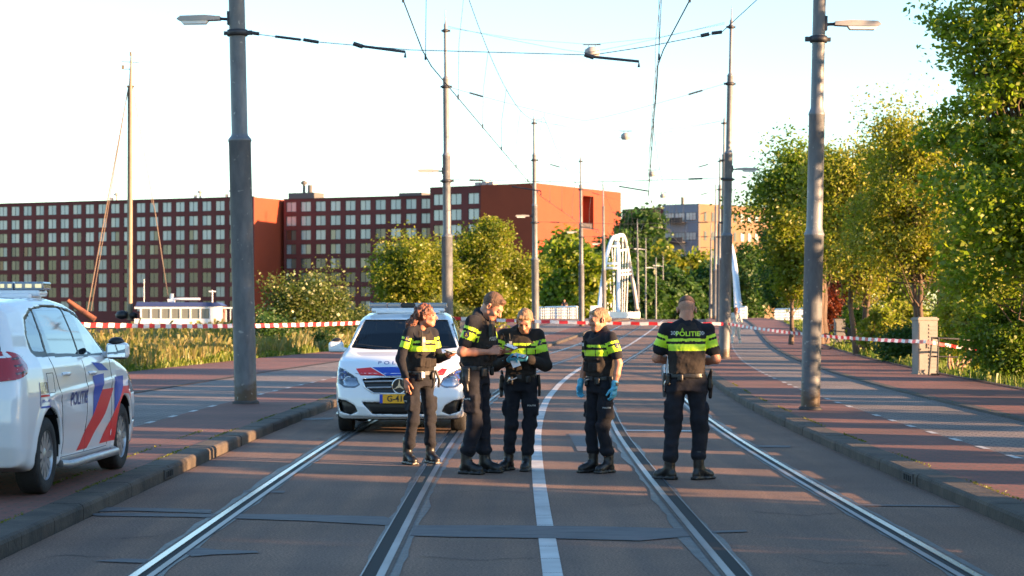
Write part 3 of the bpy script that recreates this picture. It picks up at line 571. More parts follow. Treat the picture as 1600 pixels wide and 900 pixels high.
# tall dry grass on the left bank
def grass(name, n, fx, fy, hh, m, seed, label, wmul=1., z0=.0):
    rng = np.random.RandomState(seed); y = fy[0]+(fy[1]-fy[0])*rng.rand(n)**1.1; o = rng.uniform(fx[0], fx[1], n)
    cx = np.interp(y, _YS, _XS)+o; patchy = .75+.3*np.sin(y*.7+o*1.3)*np.sin(o*.9+y*.23)+rng.normal(size=n)*.16; hgt = hh*np.clip(patchy, .35, 1.4)
    wd = (.010+.006*rng.rand(n))*wmul*(y/50); a = rng.uniform(0, PI, n); lean = rng.normal(size=(n, 2))*.16*hgt[:, None]
    hz = np.array([H(v) for v in y]); gz = hz+z0+np.where(o < -18, (o+18)*.076, 0)
    ca, sa = np.cos(a)*wd, np.sin(a)*wd
    b0 = np.stack([cx-ca, y-sa, gz], 1); b1 = np.stack([cx+ca, y+sa, gz], 1)
    m1 = np.stack([cx+ca*1.2+lean[:, 0]*.45, y+sa*1.2+lean[:, 1]*.45, gz+hgt*.62], 1); m0 = np.stack([cx-ca*1.2+lean[:, 0]*.45, y-sa*1.2+lean[:, 1]*.45, gz+hgt*.62], 1)
    seed_ = (rng.rand(n) < .3)[:, None]; t = np.stack([cx+lean[:, 0]*1.2, y+lean[:, 1]*1.2, gz+hgt], 1)
    t1 = t+np.where(seed_, 2.6, .25)*np.stack([ca, sa, 0*ca], 1); t0 = t-np.where(seed_, 2.6, .25)*np.stack([ca, sa, 0*ca], 1)
    V = np.stack([b0, b1, m1, m0, t1, t0], 1).reshape(-1, 3); k = np.arange(n)*6
    Q = np.concatenate([np.stack([k, k+1, k+2, k+3], 1), np.stack([k+3, k+2, k+4, k+5], 1)])
    tag(mesh_np(name, V, Q, M[m], smooth=False), label, 'grass', kind='stuff')
grass('tall_grass', 52000, (-20, -11.5), (34, 125), .78, 'grass', 1, 'tall dry yellow grass on the left bank behind the footpath', 1.0)
grass('verge_grass', 9000, (-12.2, -11.25), (34, 125), .35, 'grassgreen', 2, 'short green grass along the edge of the left footpath')
grass('roadside_grass', 14000, (9.25, 12.5), (28, 150), .38, 'grassgreen', 3, 'green grass under the bushes beside the right footpath')
grass('reeds', 9000, (-30, -18), (60, 130), 1.15, 'grass', 6, 'taller reeds on the water edge behind the dry grass', 1.2)
# ================================================================== poles, lamps, wires
def pole(px_base, Y, off_lean, segs, label, lamp=None, top=11.6, group='overhead line poles along the tracks', zb=None, rings=()):
    """segs: (height, radius) steps bottom to top"""
    x = (px_base-800)/F*Y; z = (H(Y)+.12) if zb is None else zb
    t = empty('tram_pole', (x, Y, z), 0, label, 'pole', group); t.rotation_euler = (0, off_lean, 0)
    prof = [(segs[0][1]*1.0, -.05)]
    for i, (h, r) in enumerate(segs):
        nx = segs[i+1][1] if i+1 < len(segs) else None
        prof.append((r, h-.06 if nx else h))
        if nx: prof += [(r*1.06, h-.05), (r*1.06, h-.02), (r*.98, h), (nx*1.04, h+.05), (nx, h+.09)]
    prof += [(prof[-1][0]*.5, segs[-1][0]+.06), (.02, segs[-1][0]+.12), (.012, segs[-1][0]+.5)]
    g = MB(); g.lathe(prof, n=24); g.build('shaft', M['steel'], t)
    g = MB(); r0 = segs[0][1]; g.lathe([(r0*1.22, 0), (r0*1.2, .03), (r0*1.02, .05)], n=24); g.build('base_collar', M['kerbdark'], t)
    for h in rings:
        r = [s[1] for s in segs if s[0] > h][0]; g = MB(); g.lathe([(r*.9, h-.05), (r+.035, h-.05), (r+.04, h), (r+.035, h+.05), (r*.9, h+.05)], n=18)
        s = 1 if off_lean < 0 else -1; g.box((s*(r+.06), 0, h), (.1, .08, .07)); g.box((-s*(r+.05), 0, h), (.07, .07, .06)); g.build('clamp', M['poledark'], t)
    if lamp:
        h, side = lamp; r = [s[1] for s in segs if s[0] > h][0]
        L = empty('street_lamp', (side*r, 0, h)); L.parent = t
        g = MB(); g.tube([(-side*.02, 0, -.02), (side*.22, 0, 0)], .025); g.box((0, 0, 0), (.05, .12, .22)); g.build('bracket', M['poledark'], L)
        g = MB(); rot = Matrix.Rotation(-side*R(3), 3, 'Y')
        g.prism([(side*.14, -.03), (side*.14, .03), (side*.40, .055), (side*.80, .05), (side*.86, .0), (side*.80, -.03), (side*.3, -.035)], .17, Matrix.Translation((0, .085, 0)) @ Matrix.Rotation(R(90), 4, 'X')); g.build('housing', M['lampbody'], L)
        g = MB(); g.prism([(side*.34, -.036), (side*.80, -.031), (side*.76, -.085), (side*.38, -.09)], .14, Matrix.Translation((0, .07, 0)) @ Matrix.Rotation(R(90), 4, 'X')); g.build('lens', M['lampglass'], L)
    return t
LN = -R(1.3)
SEG_A = [(4.4, .185), (8.6, .135), (10.2, .09), (11.4, .055)]
SEG_B = [(2.75, .148), (4.62, .125), (7.6, .10), (10.2, .08), (11.5, .05)]
def SEG(k=1): return [(4.15, .185), (6.9, .135), (9.5, .10), (11.3, .055)]
pole(384, 34, LN, SEG_A, 'nearest left tram pole, thick and grey, rising through the top of the photo', (6.4, -1), rings=(6.15, 9.8, 11.2), zb=.12)
pole(1266, 31.8, -LN, SEG_B, 'nearest right tram pole with a brown stained foot on the red paving', (6.0, 1), rings=(5.75, 9.8, 11.2), zb=.12)
LEFT = [(700, 69.5), (837, 105), (909, 138), (944, 172), (997, 240)]
RIGHT = [(1132, 68.6), (1129, 105), (1123, 138), (1117, 172), (1110, 240)]
names = ['second', 'third', 'fourth', 'fifth', 'farthest']
for k, (px, Y) in enumerate(LEFT): pole(px, Y, LN*.35, SEG(), names[k]+' tram pole along the left pavement', ((6.35, -1) if k < 4 else None), rings=((6.0, 9.2, 11.1) if k < 3 else ()), zb=(.12 if k == 0 else None))
for k, (px, Y) in enumerate(RIGHT): pole(px, Y, -LN*.9 if k == 0 else -LN*.35, SEG(), names[k]+' tram pole along the right pavement', ((6.35, 1) if k < 1 else None), rings=((6.0, 9.2, 11.1) if k < 3 else ()))
# slim street lamps far down the street
for i, (px, Y, top, sd_) in enumerate(((1009, 262, 372, -1), (1025, 275, 402, -1), (1036, 295, 400, -1), (1042, 310, 425, -1), (1073, 300, 430, -1), (1147, 290, 440, 1))):
    x = (px-800)/F*Y; z0 = H(Y); h = EYE+(HZ-top)/F*Y-z0; t = empty('far_street_lamp', (x, Y, z0), 0, ['slim grey lamp post right of the last left tram pole', 'slim lamp post with arm before the dark trees', 'slim lamp post without sunlit top before the dark trees', 'short thin lamp post behind the jaywalk crowd', 'short lamp post above the rear officer', 'thin lamp post behind the second right tram pole'][i].replace('jaywalk crowd', 'far pedestrians'), 'lamp post', 'far lamp posts')
    g = MB(); g.tube([(0, 0, 0), (0, 0, h*.5), (0, 0, h)], [.11, .09, .05], 8); g.build('shaft', M['steel'], t)
    g = MB(); g.tube([(0, 0, h-1.5), (-.7, 0, h-1.4)], .04, 6); g.box((-1.05, 0, h-1.38), (.8, .25, .12)); g.build('lamp_head', M['lampglass'], t)

def wire(name, pts, r, label, cat='wire', group='overhead tram wires', parent=None, m='wire'):
    g = MB(); g.tube(pts, r, 5, caps=False); o = g.build(name, M[m], parent, fix=False)
    if parent is None: tag(o, label, cat, group)
    return o
SUP = [-3, 32.2, 69.5, 105, 138, 172, 206, 240]
def cx(off, Y): # wires run straight between supports
    for a, b in zip(SUP, SUP[1:]):
        if a <= Y <= b: t = (Y-a)/(b-a); return (C(a)*(1-t)+C(b)*t)+off
    return C(Y)+off
def wh_c(Y): return 5.6+H(Y)*.9
def wh_m(Y):
    for a, b in zip(SUP, SUP[1:]):
        if a <= Y <= b: t = (Y-a)/(b-a); return 8.3-4*1.25*t*(1-t)+H(Y)*.9
    return 7.1
for off, lab in ((-1.8, 'left'), (1.85, 'right')):
    t = empty('catenary_wire', (cx(off, 0), 0, 5.6), 0, 'contact wire and hanging droppers over the %s track' % lab, 'overhead wire')
    ys = [y for y in np.arange(-3, 240, 2.0)]; T0 = Vector(t.location)
    kink = lambda y: .25*math.cos(2*PI*0)*(1 if False else 0)
    wire('contact_wire', [Vector((cx(off, y), y, wh_c(y)))-T0 for y in ys], .010, '', parent=t)
    wire('messenger_wire', [Vector((cx(off, y)+.12, y, wh_m(y)))-T0 for y in ys], .008, '', parent=t)
    for y in np.arange(2.5, 170, 5.9):
        a = Vector((cx(off, y)+.12, y, wh_m(y)))-T0; b = Vector((cx(off, y), y, wh_c(y)))-T0
        wire('dropper', [a, (a+b)/2+Vector((-.05, .15, 0)), b], .006, '', parent=t); g = MB(); g.box(b+Vector((0, 0, .02)), (.03, .05, .09)); g.build('clamp', M['wire'], t)
PB = {32.2: ((-4.55, 34.0), (4.75, 31.8))}
for k, ((lp, ly), (rp_, ry_)) in enumerate(zip(LEFT[:4], RIGHT[:4])): PB[SUP[k+2]] = (((lp-800)/F*ly, ly), ((rp_-800)/F*ry_, ry_))
lampY = {}
for k, Y in enumerate(SUP[1:6]):
    (lx, ly), (rx_, ry_) = PB[Y]; zb = H(Y)+.12; nm = ['nearest', 'second', 'third', 'fourth', 'fifth'][k]
    t = empty('span_wire', (lx, ly, zb), 0, 'cross span wires and arms between the %s pair of tram poles' % nm, 'span wires', 'cross spans between the poles'); T0 = Vector(t.location)
    top, mid, low = 11.25, 9.2, 6.05
    def cat_(z, sag, n=14, x0=lx, x1=rx_): return [Vector((x0+(x1-x0)*i/n, ly+(ry_-ly)*i/n, zb+z-sag*(1-abs(2*i/n-1)**1.15)))-T0 for i in range(n+1)]
    wire('top_span', cat_(top, .95), .007, '', parent=t)
    wire('mid_span', cat_(mid, 1.2), .006, '', parent=t)
    if k == 0:
        A = Vector((lx+.15, ly, zb+6.15)); B = at(925, 86, 32.3); D = at(1128, 50, 32); E = at(1282, -92, 31.8)
        wire('low_span', [p-T0 for p in (A, at(500, 66, 33.6), at(640, 78, 33), B, at(1010, 73, 32.2), D, E)], .007, '', parent=t)
        for (a, b, r) in (((392, 51), (405, 53), .03), ((430, 57), (470, 62), .022), ((474, 62), (498, 66), .028), ((1095, 56), (1108, 53), .03), ((1112, 52), (1128, 50), .028)):
            g = MB(); Yq = 33.6 if a[0] < 800 else 32; g.tube([at(*a, Yq)-T0, at(*b, Yq)-T0], r, 8); g.build('insulator', M['poledark'], t)
        arms = [((557, 71), (633, 81)), ((918, 88), (998, 96))]
        for a, b in arms:
            g = MB(); Ya = 32.2; P0, P1 = at(*a, Ya)-T0, at(*b, Ya)-T0; g.tube([P0, P1, P1+Vector((0, 0, -.09))], .022, 6); g.tube([P0+Vector((-.05, 0, .03)), P0+Vector((.1, 0, -.02))], .035, 6); g.build('pull_off_arm', M['poledark'], t)
    else:
        wire('low_span', cat_(low, .12), .010, '', parent=t)
        for off, dx in ((-1.8, -1.), (1.85, -1.)):
            x1 = cx(off, Y); g = MB(); P1 = Vector((x1, Y, wh_c(Y)+.04))-T0; g.tube([P1+Vector((dx, 0, .3)), P1+Vector((0, 0, .14)), P1], .022, 6); g.build('pull_off_arm', M['poledark'], t)
        n_ = 14
        for pts in (cat_(mid, 1.2), cat_(low, .12)):
            for j in ((1, 2), (-2, -3)):
                p, q = pts[j[0]], pts[j[1]]; g = MB(); g.tube([p.lerp(q, .1), p.lerp(q, .8)], .03, 6); g.build('insulator', M['poledark'], t)
    for off in (-1.8, 1.85):
        x1 = cx(off, Y)+.12; f = (x1-lx)/(rx_-lx); zz = zb+mid-1.2*(1-abs(2*f-1)**1.15); wire('hanger', [Vector((x1, Y, zz))-T0, Vector((x1, Y, wh_m(Y)))-T0], .008, '', parent=t)
# lamps hung over the street
for k, (px, py, Y) in enumerate(((925, 82, 69.5), (978, 213, 105), (1019, 272, 138), (1036, 306, 172))):
    p = at(px, py, Y); t = empty('hanging_lamp', p, 0, ['nearest and largest box lamp hung above the road', 'second box lamp hung above the road', 'third small box lamp hung above the road', 'farthest tiny box lamp hung above the road'][k], 'street lamp', 'lamps hung over the road')
    g = MB(); g.lathe([(.02, .2), (.12, .18), (.24, .1), (.26, .02), (.25, -.12), (.22, -.14)], n=16); g.build('housing', M['lampbody'], t)
    g = MB(); g.lathe([(.22, -.135), (.21, -.17), (.02, -.19)], n=16); g.build('lens', M['lampglass'], t)
    g = MB(); g.tube([(-.3, 0, .27), (.3, 0, .27)], .02, 6); g.tube([(-.12, 0, .27), (-.1, 0, .16)], .015, 5); g.tube([(.12, 0, .27), (.1, 0, .16)], .015, 5); g.build('hanger_bar', M['wire'], t)
    (lx, ly), (rx_, ry_) = PB[Y]; zb = H(Y)+.12+11.2
    wire('lamp_wire', [Vector((lx, ly, zb)), Vector((p.x-(p.x-lx)*.5, (ly+Y)/2, (zb+p.z+.3)/2-.12)), Vector((p.x, Y, p.z+.27)), Vector(((p.x+rx_)/2, (ry_+Y)/2, (zb+p.z+.3)/2-.12)), Vector((rx_, ry_, zb))], .006, '', parent=None)
    tag([o for o in bpy.data.objects if o.name.startswith('lamp_wire')][-1], 'thin wire from pole to pole carrying the %s hung lamp' % ['nearest', 'second', 'third', 'farthest'][k], 'wire', 'lamp carrying wires')

# ================================================================== bridge
Y0b = 185
t = empty('bridge', at(965, 480, 200)-Vector((0, 0, 0)), 0, 'white steel arch bridge with hangers and pale railings at the end of the road', 'bridge'); T0 = Vector(t.location)
def bez(P, n=18):
    P = [Vector(p) for p in P]; out = []
    for i in range(len(P)-1):
        p0 = P[max(i-1, 0)]; p1 = P[i]; p2 = P[i+1]; p3 = P[min(i+2, len(P)-1)]
        for k in range(n//2):
            s = k/(n//2); out.append(.5*((2*p1)+(-p0+p2)*s+(2*p0-5*p1+4*p2-p3)*s*s+(-p0+3*p1-3*p2+p3)*s**3))
    out.append(P[-1]); return out
def arch(pts, r): A = bez([at(*p)-T0 for p in pts]); g = MB(); g.tube(A, r, 10); g.build('arch_rib', M['white'], t); return A
A1 = arch([(935, 492, 188), (941, 440, 193), (948, 400, 198), (956, 374, 204), (963, 369, 209)], .18)
A2 = arch([(966, 492, 200), (966, 440, 203), (966, 400, 206), (965, 372, 209), (970, 368, 212), (976, 374, 216), (984, 415, 228), (992, 460, 236), (996, 492, 242)], .21)
A3 = arch([(1157, 492, 188), (1153, 460, 192), (1147, 410, 199), (1140, 380, 206), (1134, 372, 212), (1128, 382, 220), (1125, 420, 230), (1122, 492, 242)], .26)
arch([(1150, 492, 196), (1147, 430, 201), (1140, 385, 208)], .16)
for i, (a, b) in enumerate((((948, 412, 196), (966, 412, 205)), ((948, 419, 196), (966, 419, 205)), ((966, 424, 205), (984, 422, 226)), ((966, 430, 205), (985, 428, 226)), ((957, 385, 203), (968, 385, 209)), ((968, 392, 209), (978, 390, 217)))):
    g = MB(); g.tube([at(*a)-T0, at(*b)-T0], .12, 6); g.build('cross_strut', M['white'], t)
for (a, b) in (((952, 400), (955, 488)), ((956, 385), (961, 488)), ((961, 372), (958, 488)), ((973, 372), (972, 488)), ((978, 388), (975, 488)), ((982, 400), (979, 488)), ((946, 415), (950, 488))):
    g = MB(); g.tube([at(*a, 208)-T0, at(*b, 208)-T0], .055, 6); g.build('hanger', M['white'], t)
def deckbox(px0, px1, Ya, Yb, py0, py1, nm='parapet'):
    a = at(px0, py1, Ya); b = at(px1, py1, Yb); h = (py1-py0)/F*((Ya+Yb)/2); d = Vector((b.x-a.x, b.y-a.y, 0)); g = MB()
    n = Vector((-d.y, d.x, 0)).normalized()*.15
    g.add([a-n-T0, b-n-T0, b+n-T0, a+n-T0]+[p+Vector((0, 0, h))-T0 for p in (a-n, b-n, b+n, a+n)], [(0, 1, 2, 3), (4, 5, 6, 7), (0, 1, 5, 4), (1, 2, 6, 5), (2, 3, 7, 6), (3, 0, 4, 7)]); g.build(nm, M['white'], t)
deckbox(924, 998, 186, 205, 487, 497); deckbox(925, 945, 186, 196, 478, 487)
def railing(px0, px1, Y0_, Y1_, ptop, pbot, n, label):
    a = at(px0, pbot, Y0_); b = at(px1, pbot, Y1_); h = (pbot-ptop)/F*((Y0_+Y1_)/2); t = empty('white_railing', a, 0, label, 'railing', 'white bridge railings'); d = b-a
    for k in range(4): q = Vector((0, 0, h*(.25+.25*k))); g = MB(); g.tube([q, d+q], .045 if k < 3 else .08, 5); g.build('rail', M['white'], t)
    for k in range(n+1): p = d*(k/n); g = MB(); g.box(p+Vector((0, 0, h/2)), (.09 if k % 4 else .2, .09, h)); g.build('baluster', M['white'], t)
railing(843, 902, 178, 168, 480, 498, 18, 'white railing left of the fourth left pole')
railing(1212, 1262, 172, 160, 483, 501, 20, 'white railing in front of the dark trees on the right')
railing(1158, 1166, 186, 178, 480, 500, 4, 'short piece of white railing behind the woman in white')

# ================================================================== boats, cabinet, gate
M['ropes'] = mat('rigging_rope', (.17, .12, .09), .8)
M['cabinglass'] = mat('boat_window_glass', (.14, .15, .14), .15, spec=.7)
t = empty('sailing_ship', at(203, 491, 150), 0, 'moored sailing ship with a tall varnished mast and orange bowsprit', 'ship'); t.location.z = -1.2; T0 = Vector(t.location)
M['wood'] = mat('varnished_spar', (.17, .135, .085), .5, var=.2, vscale=1); M['orange'] = mat('orange_brown_spar', (.22, .075, .035), .6, var=.2); M['hull'] = mat('dark_hull', (.03, .03, .035), .5)
g = MB(); P = [at(203, 500, 150)-T0, at(203.5, 300, 150)-T0, at(204, 135, 150)-T0, at(205, 84, 150)-T0]; g.tube(P, [.20, .17, .13, .05], 12); g.build('mast', M['wood'], t)
g = MB(); g.tube([p+Vector((-.17, .02, 0)) for p in P[:3]], .05, 6); g.build('halyard', M['black'], t)
g = MB(); g.tube([at(190, 96, 150)-T0, at(218, 98, 150)-T0], .03, 6); g.tube([at(192, 108, 150)-T0, at(204, 108, 150)-T0], .03, 6); g.box(at(192, 105, 150)-T0, (.2, .1, .3)); g.tube([at(198, 135, 150)-T0, at(210, 135, 150)-T0], .08, 6); g.box(at(204, 84, 150)-T0, (.15, .1, .3)); g.build('masthead_fittings', M['wood'], t)
for a, b, r_ in (((201, 135), (136, 488), .045), ((200, 140), (142, 486), .03), ((207, 135), (242, 330), .03), ((242, 330), (265, 480), .035), ((208, 150), (238, 320), .02)):
    g = MB(); g.tube([at(*a, 150)-T0, at(*b, 150)-T0], r_, 5); g.build('stay', M['ropes'], t)
g = MB(); g.tube([at(106, 470, 146)-T0, at(148, 500, 146)-T0], [.16, .24], 8); g.build('bowsprit', M['orange'], t)
g = MB(); g.prism([(-5.5, -1.6), (4, -1.6), (6, 0), (4, 1.6), (-5.5, 1.6)], 2.2, Matrix.Translation((0, 0, -.3))); g.build('hull', M['hull'], t)
g = MB(); g.lathe([(.05, 0), (.42, .1), (.5, .35), (.3, .6), (.05, .65)], at(197, 499, 150)-T0+Vector((-.3, 0, 0)), 12); g.lathe([(.05, 0), (.3, .1), (.36, .4), (.05, .55)], at(208, 499, 150)-T0, 12); g.build('winch_cover', M['black'], t)
t = empty('cabin_boat', at(287, 491, 150), 0, 'white cabin boat with blue roof moored behind the dry grass', 'boat'); t.location.z = -1.2; T0 = Vector(t.location)
z0, z1 = at(0, 505, 150).z+1.2, at(0, 479, 150).z+1.2
g = MB(); g.prism([(-3.4, -1.2), (3.2, -1.2), (5, 0), (3.2, 1.2), (-3.4, 1.2)], 1.5, Matrix.Translation((0, 0, -.2))); g.build('hull', M['hull'], t)
g = MB(); g.box((0, 0, (z0+z1)/2), (5.9, 2.2, z1-z0)); g.build('cabin', M['cabinglass'], t)
for k in range(8): g = MB(); g.box((-2.93+k*.72, -1.12, (z0+z1)/2), (.10, .06, z1-z0)); g.build('window_post', M['white'], t)
g = MB(); g.box((-.4, -1.13, z0+.02), (6.0, .05, .62)); g.box((-.4, -1.128, z1-.08), (6.0, .05, .16)); g.box((2.55, -1.14, (z0+z1)/2), (.9, .05, z1-z0)); g.build('side_panel', M['white'], t)
M['blue'] = mat('blue_roof_paint', (.03, .05, .16), .5); g = MB(); g.prism([(-3.3, 0), (2.7, 0), (3.0, .06), (2.6, .3), (-3.2, .33)], 2.5, Matrix.Translation((0, 1.25, z1)) @ Matrix.Rotation(R(90), 4, 'X')); g.build('roof', M['blue'], t)
g = MB(); g.box((-.9, 0, z1+.42), (.5, .4, .25)); g.tube([(-.9, 0, z1+.5), (-.85, 0, z1+.95)], .13, 8); g.tube([(-.9, 0, z1+.55), (1.2, -.1, z1+.55)], .09, 8); g.build('searchlight', M['white'], t)
g = MB(); g.tube([(2.1, 0, z1+.3), (2.1, 0, z1+1.2)], .04, 6); g.tube([(1.85, 0, z1+1.1), (2.35, 0, z1+1.1)], .05, 6); g.tube([(-2.9, 0, z1), (-2.9, 0, z1+2)], .025, 5); g.tube([(5, 0, z1-1), (5, 0, z1+2)], .03, 5); g.build('antenna', M['white'], t)
for k in range(6): g = MB(); g.box((3.2+k*.33, -.6-.1*k, (z0+z1)/2-.2), (.06, .06, z1-z0)); g.build('window_post', M['white'], t)
g = MB(); g.box((4.0, -.7, z1-.1), (2.0, .3, .1)); g.build('canopy_rail', M['white'], t)

M['cab'] = mat('grey_cabinet', (.17, .155, .145), .6, var=.12, vscale=4)
p = at(1445, 586, 49.6)
t = empty('utility_cabinet', (p.x, 49.6, .12), R(14), 'tall narrow grey utility cabinet behind the tape on the right', 'cabinet')
g = MB(); g.box((0, 0, .68), (.50, .36, 1.30)); g.box((0, 0, .03), (.54, .4, .06)); g.build('body', M['cab'], t)
g = MB(); g.box((0, 0, 1.36), (.54, .42, .05)); g.box((0, 0, 1.395), (.48, .36, .03)); g.build('lid', M['cab'], t)
g = MB(); g.box((-.12, -.187, .70), (.22, .012, 1.16)); g.build('door', M['cab'], t); g = MB(); g.box((-.04, -.2, .72), (.02, .02, .12)); g.build('handle', M['black'], t)
for k in range(12): g = MB(); g.box((.12, -.188, .22+k*.09), (.2, .016, .05)); g.build('louvre', M['cab'], t)
p = at(1440, 585, 48.6)
t = empty('metal_barrier', (p.x+.35, 48.5, .15), R(-8), 'black metal barrier frame beside the grey cabinet', 'barrier')
g = MB(); g.tube([(-.2, 0, 0), (-.12, 0, .9)], .022, 6); g.build('post', M['black'], t); g = MB(); g.tube([(.0, 0, 0), (.03, 0, .9)], .022, 6); g.build('post', M['black'], t)
g = MB(); g.tube([(-.14, 0, .89), (.5, .2, .86), (.95, .5, .80)], .024, 6); g.tube([(-.15, 0, .02), (.05, 0, .02)], .03, 6); g.build('rail', M['black'], t); g = MB(); g.tube([(-.14, 0, .45), (.5, .25, .43)], .02, 6); g.build('crossbar', M['black'], t)
p = at(1490, 580, 51.5)
t = empty('split_stump', (p.x-.05, 51, .1), 0, 'pale splintered stump beside the grey cabinet', 'stump'); M['stump'] = mat('pale_wood', (.36, .22, .13), .85, var=.3, vscale=8, stretch=(1, 1, .2))
g = MB()
for k, (dx, dz, h) in enumerate(((-.2, .06, .5), (-.1, -.03, .42), (0, .1, .35), (.12, .2, .45), (.2, .3, .38))): g.tube([(dx*.6, 0, 0), (dx*.9, 0, h*.5), (dx+dz*.6, 0, h)], [.06, .05, .02], 6)
g.build('wood', M['stump'], t)
# bicycle lying against the trees + little cabinet beside it
t = empty('parked_bicycle', (at(1312, 548, 84).x, 84, H(84)+.12), R(75), 'dark bicycle leaning among the trees right of the near right pole', 'bicycle')
for yy, nm in ((-.5, 'wheel'), (.55, 'wheel')):
    g = MB(); g.tube([(0, yy+.33*math.cos(2*PI*i/20), .34+.33*math.sin(2*PI*i/20)) for i in range(21)], .03, 6); g.build('wheel', M['black'], t)
g = MB(); g.tube([(0, -.5, .34), (0, -.2, .75), (0, .35, .8), (0, .55, .34)], .025, 6); g.tube([(0, -.5, .34), (0, 0, .3), (0, .35, .8)], .025, 6); g.build('frame', M['black'], t)
g = MB(); g.tube([(-.25, .25, 1.02), (0, .38, 1.05), (.25, .25, 1.02)], .02, 6); g.tube([(0, .38, 1.05), (0, .37, .8)], .02, 6); g.build('handlebar', M['black'], t); g = MB(); g.box((0, -.22, .9), (.16, .26, .08)); g.box((0, -.22, .82), (.04, .04, .14)); g.build('saddle', M['black'], t)
g = MB(); g.box((0, -.5, .72), (.3, .35, .32)); g.build('pannier', M['black'], t)
t = empty('small_cabinet', (at(1312, 520, 92).x, 92, H(92)+.1), 0, 'small grey cabinet half hidden behind the dark bicycle', 'cabinet'); g = MB(); g.box((0, 0, .6), (.45, .4, 1.2)); g.box((0, 0, 1.22), (.5, .45, .05)); g.build('body', M['cab'], t); g = MB(); g.box((0, -.21, .6), (.36, .02, 1.0)); g.build('door', M['cab'], t)
t = empty('junction_box', (at(727, 500, 96).x, 96, H(96)+.1), 0, 'pale box on a post right of the second left pole', 'cabinet'); g = MB(); g.box((0, 0, .85), (.5, .3, .55)); g.build('body', M['cab'], t); g = MB(); g.box((0, 0, .3), (.12, .12, .6)); g.build('post', M['cab'], t)

# ================================================================== barrier tape
M['tapered'] = mat('tape_red', (.62, .035, .045), .4); M['tapewhite'] = mat('tape_white', (.75, .73, .73), .4)
for k in ('tapered', 'tapewhite'):
    m = M[k]; n = m.node_tree.nodes; tr = n.new('ShaderNodeBsdfTranslucent'); tr.inputs[0].default_value = n['Principled BSDF'].inputs['Base Color'].default_value; ms = n.new('ShaderNodeMixShader'); ms.inputs[0].default_value = .3
    m.node_tree.links.new(n['Principled BSDF'].outputs[0], ms.inputs[1]); m.node_tree.links.new(tr.outputs[0], ms.inputs[2]); m.node_tree.links.new(ms.outputs[0], n['Material Output'].inputs[0])
def tape(a, b, sag, wd, block, label, seed=0, twist=0.):
    a, b = Vector(a), Vector(b); L = (b-a).length; n = int(L/block*4); V = []; Q = []; mi = []; rnd = random.Random(seed); d = (b-a).normalized(); side = d.cross(Vector((0, 0, 1))).normalized()
    for i in range(n+1):
        s = i/n; p = a.lerp(b, s)+Vector((0, 0, -4*sag*s*(1-s)+.006*math.sin(i*.7+seed))); an = .22*math.sin(s*9+seed)+twist*s; up = Vector((0, 0, 1))*math.cos(an)+side*math.sin(an)
        V += [p-up*wd/2, p+up*wd/2, p+up*wd/2+side*.002, p-up*wd/2+side*.002]
    for i in range(n):
        k = i*4
        for (u, v) in ((0, 1), (1, 2), (2, 3), (3, 0)): Q.append((k+u, k+v, k+4+v, k+4+u)); mi.append((i//4) % 2)
    tag(mesh_np('barrier_tape', V, Q, [M['tapered'], M['tapewhite']], smooth=False, midx=mi), label, 'barrier tape', 'red and white police tape')
pL2 = at(700, 497, 69.3)
tape(at(60, 506, 47), pL2+Vector((-.2, 0, 0)), .14, .11, .27, 'striped tape stretched in front of the dry grass on the left', 1)
pR2 = at(1130, 506, 68.3)
tape(pL2+Vector((.15, -.2, 0)), pR2, .06, .11, .30, 'striped tape across the road behind the officers', 2)
pC = at(1447, 534, 48.3)
tape(pR2+Vector((.15, -.2, 0)), pC, .10, .085, .27, 'striped tape from the second right pole to the grey cabinet', 3)
tape(pC+Vector((.02, 0, 0)), at(1590, 553, 50.5), .03, .08, .22, 'striped tape from the grey cabinet into the right bushes', 4, twist=1.2)
